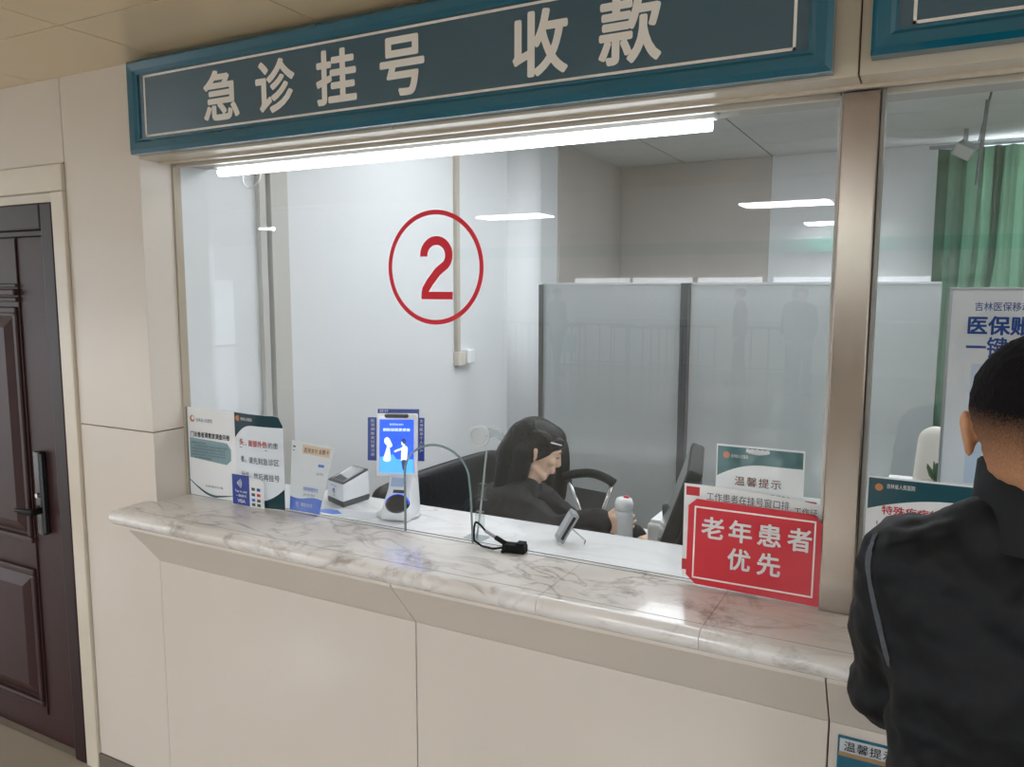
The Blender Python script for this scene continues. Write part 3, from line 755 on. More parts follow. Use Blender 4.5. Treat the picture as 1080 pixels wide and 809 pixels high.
MF = Matrix.Translation((LF.x, LF.y, 0)) @ Matrix.Rotation(ang, 4, 'Z')
b = NB(); write(b, 'e', .040, .056, ZT+.038, ZT+.053, -.0012, .03, M=MF); write(b, '扫码', .042, .055, ZT+.028, ZT+.034, -.0012, 0, M=MF); write(b, '请出示付款码', .026, .066, ZT+.058, ZT+.063, -.0008, 0, M=MF); obj('logo', b, M_BLUE, t)

# ---- flyer flat on the slab near the scanner
t = thing('flyer', 'small blue and white flyer lying flat beside the white scanner', 'flyer', (.55, .18, ZT+.0013))
b = NB(); prism(b, [(.50, .150), (.70, .150), (.72, .230), (.56, .215)], 2, ZT+.0013, ZT+.0018); obj('sheet', b, M_PAPERG, t)
b = NB(); prism(b, [(.50, .152), (.58, .152), (.60, .17), (.56, .195), (.52, .19)], 2, ZT+.0018, ZT+.0020); obj('blue_print', b, M_BLUE2, t)

# ---- face-payment terminal
t = thing('payment_terminal', 'white face payment terminal with a bright blue upright screen', 'terminal', (.77, .24, ZT))
BASE = Vector((.772, .235, ZT))
MT = Matrix.Translation(BASE) @ Matrix.Rotation(math.radians(13), 4, 'Z')   # local: x right, -y front, z up
b = NB(); lathe(b, [(.001, 0), (.062, 0), (.066, .003), (.066, .008), (.060, .012), (.001, .013)], 40, MT @ Matrix.Translation((-.014, .004, .001)) @ Matrix.Scale(.8, 4, (0, 1, 0))); auto(obj('foot', b, plain('grey_foot', '#c0c3c6', .3), t))
b = NB()  # stem: wedge leaning back
q = NB(); prism(q, [(-.058, .004), (-.064, .026), (-.020, .088), (.004, .150), (.030, .150), (.034, .03), (.020, .004)], 0, -.044, .044)
for v in q.verts:
    if v.co.z > .08: v.co.x *= .86
bmesh.ops.bevel(q, geom=q.edges[:], offset=.006, segments=3, affect='EDGES', profile=.5); merge(b, q)
auto(obj('stem', b, M_PLASTIC, t, M=MT), 60)
nrm = Vector((0, -.062, .044)).normalized()
sl = Matrix.Translation((.004, -.0435, .0500)) @ Vector((0, 0, 1)).rotation_difference(Vector((0, -.816, .578))).to_matrix().to_4x4()
b = NB(); lathe(b, [(.001, 0), (.037, 0), (.037, .004), (.033, .008), (.020, .0105), (.001, .011)], 32, MT @ sl @ Matrix.Scale(.78, 4, (0, 1, 0))); auto(obj('camera_pod', b, plain('lens_black', '#0b1020', .06, coat=1), t))
b = NB(); tube(b, [MT @ sl @ Vector((.034*math.cos(a), .0265*math.sin(a), .006)) for a in [PI*k/20 for k in range(21)]], .0022, 6); obj('blue_ring', b, M_SCREENB, t)
b = NB(); box(b, (-.018, -.014, -.001), (.018, -.004, .0015), .0005, M=MT @ sl @ Matrix.Translation((-.004, .046, .002))); obj('card_slot', b, M_DARKP, t)
b = NB(); box(b, (-.02, -.013, -.001), (.02, .013, .001), .0005, M=MT @ Matrix.Translation((0, -.0335, .112)) @ Matrix.Rotation(math.radians(69), 4, 'X')); obj('brand_strip', b, plain('pale_blue_mark', '#9fb6d8', .4), t)
MS = MT @ Matrix.Translation((-.014, -.002, .120)) @ Matrix.Rotation(math.radians(-6), 4, 'X') @ Matrix.Rotation(math.radians(-1.5), 4, 'Y') @ Matrix.Rotation(math.radians(9), 4, 'Z')
scr = NB(); box(scr, (-.061, -.010, 0), (.061, .008, .185), .006, seg=3); head = auto(obj('screen_housing', scr, M_PLASTIC, t, M=MS), 60)
b = NB(); box(b, (-.051, -.0108, .012), (.051, -.0098, .167)); obj('screen', b, M_SCREENB, head, M=MS)
b = NB(); box(b, (-.050, -.0112, .012), (.050, -.0106, .052)); prism(b, [(-.050, .052), (.0, .052), (-.01, .066), (-.05, .058)], 1, -.0112, -.0106); obj('screen_foreground', b, M_SCREENL, head, M=MS)
b = NB(); write(b, '医保移动支付', -.020, .020, .150, .156, -.0114, 0); write(b, '刷脸就医更便捷', -.040, .040, .133, .142, -.0114, .02)
hull(b, [((.020, -.0112, .10), (.006, .0005, .009)), ((.022, -.0112, .098), (.004, .0005, .006))]); hull(b, [((.024, -.0112, .082), (.010, .0005, .010)), ((.022, -.0112, .05), (.009, .0005, .01))]); hull(b, [((-.004, -.0112, .075), (.003, .0005, .003)), ((.016, -.0112, .083), (.003, .0005, .003))])
hull(b, [((-.028, -.0112, .105), (.009, .0005, .011)), ((-.020, -.0112, .092), (.008, .0005, .006))]); hull(b, [((-.024, -.0112, .086), (.004, .0005, .010)), ((-.028, -.0112, .052), (.012, .0005, .008))]); obj('screen_picture', b, M_SCREENW, head, M=MS)
b = NB(); hull(b, [((.022, -.0116, .045), (.008, .0005, .006)), ((.024, -.0116, .025), (.006, .0005, .006))]); obj('picture_trousers', b, M_BLUE, head, M=MS); b = NB(); hull(b, [((.021, -.0117, .107), (.007, .0005, .006)), ((.024, -.0117, .103), (.005, .0005, .007))]); obj('picture_hair', b, M_BLUE, head, M=MS)
b = NB(); hull(b, [((-.030, -.011, .178), .006), ((.030, -.011, .178), .006)]); obj('sensor_bar', b, M_DARKP, head, True, M=MS)
b = NB(); box(b, (-.062, .009, .155), (.062, .011, .197), .001); obj('top_board', b, M_BLUE, t, M=MS)
b = NB(); box(b, (-.092, .009, .045), (-.055, .0112, .172), .001); obj('side_board', b, M_BLUE, t, M=MS)
b = NB(); box(b, (.055, .009, .045), (.078, .0112, .172), .001); obj('side_board', b, M_BLUE, t, M=MS)
b = NB()
for k, ch in enumerate('医保刷脸支付更方便'): write(b, ch, -.082, -.071, .158-k*.0125, .167-k*.0125, .0085, 0)
obj('board_lettering', b, M_PAPER, t, M=MS); b = NB()
for k, ch in enumerate('支持医保个人账户'): write(b, ch, .064, .074, .158-k*.0125, .167-k*.0125, .0085, 0)
obj('board_lettering', b, M_PAPER, t, M=MS); b = NB()
write(b, '医保 电子', -.055, -.030, .187, .195, .0085, 0); obj('board_lettering', b, M_PAPER, t, M=MS)

# ---- clip-on microphone stand with clear disc
t = thing('disc_stand', 'slim stand with clear round disc head and acrylic clip behind the arch opening', 'stand', (1.075, .17, ZT))
P0 = at(503, 570, 1, .165); P0.z = ZT+.002; P1 = at(513, 476, 1, .19)
b = NB(); tube(b, spline([P0, P0.lerp(P1, .5)+Vector((.002, 0, 0)), P1], 5), .0028, 8); obj('rod', b, M_SILVER, t, True)
b = NB(); box(b, (P0.x-.03, P0.y-.022, ZT+.0013), (P0.x+.03, P0.y+.022, ZT+.004), .001); obj('base_plate', b, M_ACRYL, t)
C0 = at(505, 460, 1, .19)
ax = (CAM-C0).normalized(); ax = Vector((ax.x*.4, ax.y, ax.z*.3)).normalized()
MD = Matrix.Translation(C0) @ Vector((0, 0, 1)).rotation_difference(ax).to_matrix().to_4x4()
b = NB(); lathe(b, [(.001, -.006), (.030, -.006), (.031, .0), (.030, .006), (.022, .007), (.0205, .003), (.001, .002)], 36, MD); auto(obj('disc_head', b, plain('clear_grey', '#cfd2d4', .15, coat=.8), t))
b = NB(); tube(b, [C0+Vector((.01, .01, 0)), C0+Vector((.035, .04, .006)), C0+Vector((.05, .05, -.012))], [.02, .014, .008], 12); obj('hinge', b, M_ACRYL, t, True)
for z, dx in ((.135, -.004), (.055, .004)):
    b = NB(); Pm = P0.lerp(P1, z/.25 if z else 0); box(b, (Pm.x-.006, Pm.y-.012, Pm.z-.022), (Pm.x+.018, Pm.y+.002, Pm.z+.022), .002); obj('clear_clip', b, M_ACRYL, t)

# ---- black cable with small box
t = thing('cable_adapter', 'small black adapter box with looped black cable and silver plug on the marble', 'adapter', (1.21, .1, ZT))
Mb = Matrix.Translation((1.21, .112, ZT)) @ Matrix.Rotation(math.radians(8), 4, 'Z')
b = NB(); box(b, (-.030, -.016, .0005), (.030, .016, .022), .003, M=Mb); box(b, (.006, -.014, .022), (.028, .014, .028), .002, M=Mb); obj('box', b, M_BLACKP, t)
pa = at(536, 575, 1, .105); pb = at(523, 567, 1, .11); pc = at(512, 560, 1, .112); pd = at(501, 552, 1, .115); pe = at(500, 568, 1, .110)
b = NB(); cab = spline([Mb @ Vector((-.03, 0, .012)), at(529, 587, 1, .09), at(531, 578, 1, .09), at(515, 579, 1, .10), at(503, 572, 1, .105), pe, pd, at(506, 553, 1, .113), pc], 8)
for p in cab: p.z = max(p.z, ZT+.004)
tube(b, cab, .0028, 8); obj('cable', b, M_BLACKP, t, True)
b = NB(); tube(b, [pc, pc.lerp(pb, .9)], .0045, 10); obj('plug_tip', b, M_SILVER, t, True)
b = NB(); tube(b, [pb, pb.lerp(pa, .8)], .0065, 10); obj('plug_grip', b, M_BLACKP, t, True)

# ---- small tilted card reader on stand
t = thing('card_reader', 'small tilted silver card reader on a wire stand near the seated woman', 'card reader', (1.29, .24, ZT))
MR = Matrix.Translation((1.272, .235, ZT+.0015)) @ Matrix.Rotation(math.radians(-58), 4, 'Z') @ Matrix.Rotation(math.radians(-30), 4, 'X')
b = NB(); box(b, (-.026, -.010, .006), (.026, .010, .092), .003); auto(obj('body', b, M_SILVER, t, M=MR))
b = NB(); box(b, (.0255, -.004, .016), (.0268, .004, .084), .0005); obj('display_strip', b, M_BLACKP, t, M=MR)
b = NB(); box(b, (-.022, -.0112, .020), (.022, -.0098, .082), .0005); obj('keypad', b, plain('reader_face', '#b9bcc0', .4), t, M=MR)
b = NB(); q = MR @ Vector((0, .010, .05)); tube(b, [q, (q.x+.035, q.y+.02, ZT+.004), (q.x+.045, q.y-.01, ZT+.004)], .0022, 8); tube(b, [MR @ Vector((-.03, .0, .006)), MR @ Vector((.03, .0, .006))], .004, 8); obj('wire_stand', b, M_CHROME, t)

# ---- plate on the lower wall
t = thing('wall_plate', 'white and teal plate headed 温馨提示 low on the counter wall', 'plate', (2.1, 0, .5))
b = NB(); box(b, (1.996, -.006, .35), (2.30, 0, .789), .001); obj('board', b, M_TEAL, t)
b = NB(); box(b, (2.0, -.008, .7585), (2.296, -.0055, .7855), .0005); obj('title_band', b, M_PAPERG, t)
b = NB(); box(b, (1.999, -.0085, .7495), (2.297, -.0055, .758), .001); obj('gold_strip', b, plain('gold_strip', '#a98a63', .35, metal=.3), t)
b = NB(); write(b, '温馨提示', 2.008, 2.098, .762, .782, -.0086, .01, 1.1); obj('lettering', b, M_INK, t)

# ================================================================== INSIDE THE STAFF ROOM
# tube lamp
t = thing('tube_lamp', 'long bright tube lamp along the top of the window', 'lamp', (.93, .185, 2.03))
b = NB(); box(b, (.12, .172, ZS-.012), (1.67, .20, ZS), .002); obj('housing', b, M_WHITE, t)
b = NB(); tube(b, [(.13, .186, 2.022), (1.66, .186, 2.022)], .012, 12); obj('tube', b, M_TUBE, t, True)
b = NB(); tube(b, spline([(.24, .18, 2.035), (.245, .17, 1.985), (.275, .165, 1.965), (.31, .17, 1.985), (.315, .18, 2.03)], 8), .002, 6); obj('cord_loop', b, M_WHITE, t, True)
# ceiling panels added out of view to brighten the staff room
for k, (x, y) in enumerate(((.9, 1.25), (2.6, 1.25), (4.2, 1.25), (1.3, 2.15), (3.1, 2.15))):
    b = NB(); box(b, (x-.55, y-.28, ZI-.014), (x+.55, y+.28, ZI-.001), .002); tag(obj('ceiling_light', b, M_INFILL), 'unseen flat light panel added to brighten the staff room', 'ceiling light', 'added staff room fill lights')
# conduit and outlet
t = thing('wall_outlet', 'white surface outlet box at the foot of a vertical conduit', 'outlet', (0, 1.78, 1.3))
b = NB(); box(b, (0, 1.74, 1.35), (.022, 1.768, 2.55), .003); obj('conduit', b, plain('cream_conduit', '#b9b1a2', .4), t)
b = NB(); box(b, (0, 1.735, 1.285), (.034, 1.80, 1.355), .004); obj('outlet_box', b, plain('cream_box', '#d5cdbf', .4), t)
b = NB(); box(b, (0, 1.805, 1.292), (.042, 1.875, 1.362), .005); obj('outlet_box', b, M_WHITE, t)
# rounded shaft on the side wall standing in for a hall column's reflection
b = NB(); lathe(b, [(.16, 0), (.16, ZI)], 40, Matrix.Translation((-.03, 2.45, 0)) @ Matrix.Scale(.9, 4, (1, 0, 0))); o = obj('column_reflection', b, M_INWALL, None, True); o['kind'] = 'structure'
# glazed partition between the desks
YP = 2.0
def partition(name, label, x0, x1, post_l, post_r):
    t = thing(name, label, 'partition', ((x0+x1)/2, YP, 0))
    b = NB(); box(b, (x0, YP-.005, .1), (x1, YP+.005, 1.69), .001); obj('pane', b, M_FROST, t)
    if post_l: b = NB(); box(b, (x0-.014, YP-.02, 0), (x0+.006, YP+.02, 1.69), .002); obj('post', b, plain('grey_post', '#5b5b58', .4), t)
    if post_r: b = NB(); box(b, (x1-.012, YP-.025, 0), (x1+.024, YP+.025, 1.695), .002); obj('post', b, plain('dark_post', '#3a3c3d', .4), t)
    b = NB(); box(b, (x0, YP-.007, 1.688), (x1, YP+.007, 1.698), .001); obj('top_rail', b, plain('frost_edge', '#b2b5b5', .3), t)
partition('glass_partition', 'tall frosted glass partition left of its dark post, behind the woman', .365, 1.09, True, True)
partition('glass_partition', 'tall frosted glass partition running behind the steel column', 1.125, 2.13, False, False)

# curtain
t = thing('green_curtain', 'long pleated green curtain across the back window', 'curtain', (3.0, 3.9, .3))
def curtain(x0, x1, seed, pinch=None):
    q = NB(); random.seed(seed); nx = int((x1-x0)/.012); nz = 24; V = []
    ph = [random.uniform(0, 6) for _ in range(4)]
    for i in range(nx+1):
        x = x0+(x1-x0)*i/nx; row = []
        for j in range(nz+1):
            z = .25+(2.50-.25)*j/nz; s = j/nz
            d = .035*math.sin(x*62+ph[0]+.6*math.sin(z*2+ph[1]))+.012*math.sin(x*140+ph[2]+z)
            xx = x
            if pinch:
                g = math.exp(-((z-pinch[1])/.55)**2); xx = x + (pinch[0]-x)*.25*g
            row.append(q.verts.new((xx, 3.88+d*(1-.3*s), z)))
        V.append(row)
    for a, c in zip(V, V[1:]):
        for j in range(nz): q.faces.new((a[j], c[j], c[j+1], a[j+1]))
    bmesh.ops.solidify(q, geom=q.faces[:], thickness=.003)
    return q
b = NB(); merge(b, curtain(2.07, 2.42, 3, (2.12, 1.2))); auto(obj('drape', b, M_CURTAIN, t), 60)
b = NB(); merge(b, curtain(2.36, 4.3, 5)); auto(obj('drape', b, M_CURTAIN, t), 60)
b = NB(); tube(b, [(2.02, 3.93, 2.52), (4.4, 3.93, 2.52)], .012, 10); obj('curtain_rod', b, M_SILVER, t)
# ceiling camera and hanging rod
t = thing('ceiling_sensor', 'small grey box bracket at the top of the green curtain', 'sensor', (2.2, 3.7, 2.45))
p = at(1018, 158, 1, 3.6)
b = NB(); box(b, (-.05, -.09, -.035), (.05, .09, .035), .008, M=Matrix.Translation(p) @ Matrix.Rotation(.5, 4, 'Y') @ Matrix.Rotation(.3, 4, 'X')); obj('casing', b, plain('sensor_grey', '#a6aaa6', .4), t)
b = NB(); tube(b, [p, (p.x, p.y, ZI)], .012, 8); obj('bracket', b, M_SILVER, t)
p0 = at(1042, 105, 2, ZI); p1 = at(1030, 195, 1, p0.y+.05)
b = NB(); tube(b, [p0, p1], .009, 8); tag(obj('hanging_rod', b, plain('rod_grey', '#4a514d', .4)), 'thin dark rod hanging from the ceiling before the curtain', 'rod')

# poster board on the right
t = thing('poster_board', 'tall pale poster with blue medical insurance headline behind the man', 'poster', (2.5, .24, ZT))
b = NB(); box(b, (2.145, .235, ZT+.002), (2.75, .247, 1.664), .002); obj('board', b, plain('poster_white', '#dfe4ea', .35, coat=.3), t)
b = NB(); box(b, (2.141, .232, ZT+.002), (2.147, .249, 1.667), .001); box(b, (2.141, .232, 1.662), (2.75, .249, 1.668), .001); obj('edge_frame', b, M_SILVER, t)
b = NB()
pA = at(1028, 325, 1, .234)
def pw(s, px0, px1, py0, py1, wt):
    a = at(px0, py1, 1, .234); c = at(px1, py0, 1, .234); write(b, s, a.x, c.x, a.z, c.z, .2342, wt)
pw('吉林医保移动支付', 1028, 1109, 319, 328, .01)
pw('医保账户', 1020, 1112, 334, 353, .03)
pw('一键支付', 1018, 1110, 357, 377, .02); obj('lettering', b, M_INKBLUE, t)
b = NB(); a = at(1017, 490, 1, .234); box(b, (a.x, .2338, 1.27), (2.70, .2346, 1.515)); obj('pale_panel', b, plain('pale_blue_panel', '#c3d3e6', .4), t)

# plant and pale bag behind the right window
t = thing('potted_plant', 'small leafy potted plant with pale cloth behind it by the curtain', 'plant', (2.13, .9, 1.0))
pp = at(990, 497, 1, .62)
b = NB(); lathe(b, [(.001, 0), (.035, 0), (.045, .07), (.042, .07), (.038, .06), (.001, .058)], 20, Matrix.Translation((pp.x, pp.y, pp.z-.10))); obj('pot', b, plain('stone_pot', '#a59b90', .6), t, True)
b = NB(); random.seed(4)
for k in range(26):
    a = random.uniform(0, 2*PI); l = random.uniform(.03, .075); c = Vector((pp.x, pp.y, pp.z-.035)); tip = c+Vector((math.cos(a)*l*.55, math.sin(a)*l*.55, l*.9))
    hull(b, [(c, .002), (c.lerp(tip, .55), (.008, .008, .003)), (tip, .0015)], 1)
obj('foliage', b, M_LEAF, t)
b = NB(); hull(b, [((pp.x-.01, pp.y+.12, pp.z-.06), (.05, .03, .08)), ((pp.x-.01, pp.y+.12, pp.z+.055), (.042, .03, .04))], 3); tag(obj('cushion', b, plain('cream_cloth', '#ded9d0', .8), None, True), 'cream rounded chair cushion just left of the poster', 'cushion')
b = NB(); box(b, (2.02, .50, .74), (3.9, 1.25, .77), .004)
for x in (2.06, 3.86):
    for yq in (.54, 1.21): box(b, (x-.02, yq-.02, 0), (x+.02, yq+.02, .74), .002)
box(b, (2.3, .52, .77), (2.9, .72, .80), .003)
b.free()

def desk(label, x0, x1, y0, y1, z=.75):
    t = thing('desk', label, 'desk', ((x0+x1)/2, (y0+y1)/2, 0))
    b = NB(); box(b, (x0, y0, z-.03), (x1, y1, z), .004); obj('desk_top', b, plain('desk_white', '#d9dad8', .4), t)
    for x in (x0+.04, x1-.04):
        b = NB(); box(b, (x-.015, y0+.03, 0), (x+.015, y1-.03, z-.031), .002); obj('side_panel', b, plain('desk_side', '#bfc0be', .5), t)
desk('white office desk with monitor and papers below the marble counter', 1.09, 1.92, .40, 1.25)
desk('white office desk with the plant behind the right window', 2.02, 3.6, .45, 1.0, pp.z-.10)

# monitor seen edge-on
t = thing('monitor', 'black monitor seen from its side behind the red card', 'monitor', (1.5, .62, .75))
mt_ = at(734, 488, 1, .70); mb_ = at(703, 574, 1, .50)
b = NB()
MM = Matrix.Translation((1.462, .60, .962)) @ Matrix.Rotation(math.radians(104), 4, 'Z') @ Matrix.Rotation(math.radians(19), 4, 'X')
box(b, (-.20, -.020, -.05), (.20, .020, .235), .006, M=MM); box(b, (-.13, -.045, -.02), (.13, -.018, .16), .012, M=MM); obj('housing', b, M_BLACKP, t)
b = NB(); box(b, (-.19, .0202, -.04), (.19, .0212, .222), M=MM); obj('screen', b, plain('screen_dark', '#24282e', .12, coat=.6), t)
b = NB(); tube(b, [(1.51, .60, .95), (1.54, .61, .77)], .02, 12); lathe(b, [(.001, 0), (.09, 0), (.09, .008), (.02, .014), (.001, .014)], 28, Matrix.Translation((1.54, .61, .75))); obj('stand', b, M_BLACKP, t)
# second dark screen (back view) behind it
t = thing('scanner_terminal', 'dark curved desk terminal left of the black monitor', 'terminal', (1.44, .75, .75))
MK = Matrix.Translation((1.46, .83, .88)) @ Matrix.Rotation(math.radians(40), 4, 'Z') @ Matrix.Rotation(math.radians(-32), 4, 'X')
b = NB(); hull(b, [((-.07, 0, -.06), .018), ((.07, 0, -.06), .018), ((-.06, 0, .10), .012), ((.06, 0, .10), .012), ((0, .03, .02), .02)], 2); obj('shell', b, M_DARKP, t, True, M=MK)
b = NB(); tube(b, [(1.46, .83, .85), (1.47, .84, .762)], .018, 12); lathe(b, [(.001, 0), (.07, 0), (.065, .012), (.001, .013)], 24, Matrix.Translation((1.47, .84, .75))); obj('stand', b, M_DARKP, t)
# printer / box of papers
t = thing('desk_printer', 'low white printer on the desk between bottle and monitor', 'printer', (1.38, .85, .75))
b = NB(); box(b, (1.28, .95, .751), (1.50, 1.20, .865), .008); obj('body', b, plain('printer_white', '#dcdcd8', .4), t)
b = NB(); box(b, (1.29, .96, .866), (1.49, 1.1, .878), .002); obj('paper_tray', b, M_PAPER, t)
b = NB(); box(b, (1.30, .46, .751), (1.40, .58, .80), .002, M=Matrix.Translation((-0.02, 0.0, 0))); tag(obj('paper_stack', b, M_PAPER), 'stack of white slips on the desk edge near the marble', 'papers')
# bottle
pbt = at(656, 565, 1, .70); ptt = at(656, 524, 1, .70)
t = thing('water_bottle', 'white plastic bottle with rounded cap held by the woman', 'bottle', (1.265, .70, .75))
hB = ptt.z-.75
b = NB(); lathe(b, [(.001, 0), (.026, 0), (.029, .01), (.029, hB-.055), (.027, hB-.042), (.001, hB-.04)], 28, Matrix.Translation((pbt.x+.005, .70, .75))); obj('body', b, M_BOTTLE, t, True)
b = NB(); lathe(b, [(.001, hB-.041), (.029, hB-.041), (.030, hB-.02), (.024, hB-.004), (.012, hB), (.001, hB)], 28, Matrix.Translation((pbt.x+.005, .70, .75))); obj('cap', b, M_PLASTIC, t, True)
b = NB(); lathe(b, [(.001, hB-.002), (.009, hB-.002), (.009, hB+.004), (.001, hB+.004)], 16, Matrix.Translation((pbt.x+.012, .70, .75))); obj('button', b, M_RED, t, True)

# chairs
def office_chair(label, x, y, rot, mat, w=.5, h=.62, back_tilt=12, z0=.46, hb=.55):
    t = thing('office_chair', label, 'chair', (x, y, 0))
    Mc = Matrix.Translation((x, y, 0)) @ Matrix.Rotation(rot, 4, 'Z')
    b = NB(); box(b, (-w/2, -.24, z0-.07), (w/2, .24, z0), .03, seg=3); auto(obj('seat', b, mat, t, M=Mc), 60)
    b = NB(); q = NB()
    nx, nz = 10, 10; V = []
    for i in range(nx+1):
        row = []
        for j in range(nz+1):
            u = -1+2*i/nx; s = j/nz
            wd = w*.5*(.92+.12*math.sin(PI*s))*(1 if s < .75 else math.sqrt(max(.02, 1-((s-.75)/.25)**2*.45)))
            row.append(q.verts.new((u*wd, -.27+.05*u*u-s*hb*math.tan(math.radians(back_tilt))-.04*math.sin(PI*s)*0, z0+.06+hb*s)))
        V.append(row)
    for a, c in zip(V, V[1:]):
        for j in range(nz): q.faces.new((a[j], c[j], c[j+1], a[j+1]))
    bmesh.ops.solidify(q, geom=q.faces[:], thickness=.06)
    bmesh.ops.recalc_face_normals(q, faces=q.faces)
    merge(b, q); o = obj('backrest', b, mat, t, True, M=Mc); md = o.modifiers.new('s', 'SUBSURF'); md.levels = 1; md.render_levels = 1
    b = NB(); tube(b, [(0, 0, .08), (0, 0, z0-.07)], .028, 12); obj('gas_lift', b, M_CHROME, t, M=Mc)
    for k in range(5):
        a = 2*PI*k/5; b = NB(); hull(b, [((0, 0, .10), .022), ((.26*math.cos(a), .26*math.sin(a), .075), .014)]); hull(b, [((.26*math.cos(a), .26*math.sin(a), .028), (.022, .022, .027))]); obj('leg', b, M_BLACKP, t, True, M=Mc)
    for s in (-1, 1):
        b = NB(); tube(b, spline([(s*(w/2+.0), .1, z0-.04), (s*(w/2+.04), .1, z0+.1), (s*(w/2+.04), .02, z0+.2), (s*(w/2+.03), -.2, z0+.2)], 6), .016, 8); obj('armrest', b, M_BLACKP, t, True, M=Mc)
    return t
lc = office_chair('large black leather office chair left of the seated woman', .70, 1.02, math.radians(-90), M_LEATHER, .56, hb=.30, back_tilt=4, z0=.44)
lb = [o for o in lc.children if o.name.startswith('backrest')][0]; bpy.data.objects.remove(lb)
q = NB(); V = []
tops = [at(*p) for p in ((386, 516, 1, .66), (405, 507, 1, .74), (430, 497, 1, .85), (460, 487, 1, 1.0), (490, 478, 1, 1.16), (512, 472, 1, 1.3), (528, 474, 1, 1.38), (540, 482, 1, 1.42))]
for k, p in enumerate(tops):
    V.append([q.verts.new((p.x+.10*(1-(j/6))*math.sin(PI*j/6)*.6, p.y, .40+(p.z-.40)*j/6)) for j in range(7)])
for a, c in zip(V, V[1:]):
    for j in range(6): q.faces.new((a[j], c[j], c[j+1], a[j+1]))
bmesh.ops.recalc_face_normals(q, faces=q.faces); bmesh.ops.solidify(q, geom=q.faces[:], thickness=.05); bmesh.ops.recalc_face_normals(q, faces=q.faces)
lo = obj('backrest', q, M_LEATHER, lc, True); md = lo.modifiers.new('s', 'SUBSURF'); md.levels = 2; md.render_levels = 2
# narrow dark chair back right behind her face
t = thing('swivel_chair', 'black padded swivel chair back just right of the woman\'s face', 'chair', (.74, 1.45, 0))
cb = at(590, 492, 1, 1.68)
b = NB(); hull(b, [((cb.x, cb.y, cb.z+.02), (.052, .03, .14)), ((cb.x-.01, cb.y, cb.z-.12), (.045, .03, .07))], 3); hull(b, [((cb.x-.05, cb.y-.02, cb.z), (.05, .03, .13))], 3); obj('backrest', b, M_BLACKP, t, True)
b = NB(); box(b, (cb.x-.21, cb.y-.34, .42), (cb.x+.09, cb.y+.0, .48), .025, seg=3); auto(obj('seat', b, M_BLACKP, t), 60)
b = NB(); tube(b, [(cb.x, cb.y+.02, cb.z-.1), (cb.x, cb.y+.01, .5), (cb.x-.05, cb.y-.18, .42), (cb.x-.05, cb.y-.18, .06)], .02, 10); obj('post', b, M_BLACKP, t)
for k in range(5):
    a = 2*PI*k/5; b = NB(); hull(b, [((cb.x-.05, cb.y-.18, .09), .02), ((cb.x-.05+.17*math.cos(a), cb.y-.18+.17*math.sin(a), .03), .022)]); obj('leg', b, M_BLACKP, t, True)
# visitor chair with chrome legs
t = thing('visitor_chair', 'black visitor chair with curved top rail and chrome uprights', 'chair', (.85, 1.75, 0))
Yv = 1.62
b = NB(); pts = [at(u, v, 1, Yv+.0) for u, v in ((595, 503), (606, 500), (622, 499), (636, 503), (648, 510))]
tube(b, spline(pts, 6), [.02]*25, 12); obj('top_rail', b, M_BLACKP, t, True)
l0 = at(600, 505, 1, Yv); l1 = at(611, 536, 1, Yv); r0 = at(645, 512, 1, Yv); r1 = at(634, 545, 1, Yv)
for a, c in ((l0, l1), (r0, r1)):
    dn = c + (c-a)*.4
    b = NB(); tube(b, [a, dn, (dn.x, dn.y-.02, .46), (dn.x, dn.y-.45, .44), (dn.x, dn.y-.47, .0)], .011, 8); obj('leg', b, M_CHROME, t, True)
b = NB(); hull(b, [((.68, Yv-.05, .47), .03), ((1.0, Yv-.05, .47), .03), ((.68, Yv-.42, .46), .03), ((1.0, Yv-.42, .46), .03)]); obj('seat', b, M_BLACKP, t, True)
b = NB(); q = [l0.lerp(l1, .25), l1, r1, r0.lerp(r1, .25)]; t2 = NB(); vs = [t2.verts.new(p) for p in q]; t2.faces.new(vs); bmesh.ops.solidify(t2, geom=t2.faces[:], thickness=.006); merge(b, t2); obj('mesh_back', b, pane_mat('mesh_back', '#8d9090', 0, .6, '#5c5f60'), t)

# ================================================================== PEOPLE
def frame(c, yaw, pitch=0, roll=0):
    return Matrix.Translation(c) @ Matrix.Rotation(yaw, 4, 'Z') @ Matrix.Rotation(-pitch, 4, 'X') @ Matrix.Rotation(roll, 4, 'Y')
def head_bm(b, M, f=1.0):
    S = M @ Matrix.Scale(f, 4)
    H = lambda L, sub=2: hull(b, L, sub, S)
    H([((0, -.018, .030), (.074, .090, .080)), ((0, .020, .035), (.066, .066, .068))], 3)
    H([((0, .030, .0), (.058, .056, .070)), ((0, .042, -.065), (.040, .036, .030)), ((0, .062, -.092), (.018, .016, .014))], 3)
    H([((.050, .0, -.055), .016), ((.03, .06, -.085), .014)]); H([((-.050, .0, -.055), .016), ((-.03, .06, -.085), .014)])
    H([((0, .082, .018), .008), ((0, .101, -.024), .0085), ((.012, .094, -.030), .006), ((-.012, .094, -.030), .006)])
    H([((.03, .079, .024), .009), ((-.03, .079, .024), .009)])
    for s in (-1, 1):
        H([((s*.034, .062, -.016), (.022, .022, .020))])
        H([((s*.072, -.004, .004), (.007, .010, .010)), ((s*.083, -.016, .010), (.006, .013, .014)), ((s*.076, -.006, -.026), (.005, .009, .009))])
    H([((0, .076, -.046), (.026, .017, .026))])
    H([((-.016, .088, -.052), (.008, .006, .005)), ((.016, .088, -.052), (.008, .006, .005)), ((0, .092, -.050), (.008, .006, .005))])
    H([((-.012, .087, -.062), (.008, .006, .005)), ((.012, .087, -.062), (.008, .006, .005)), ((0, .093, -.062), (.006, .005, .005))])
def limb(b, a, c, r0, r1, sub=2): hull(b, [(a, r0), (c, r1)], sub)
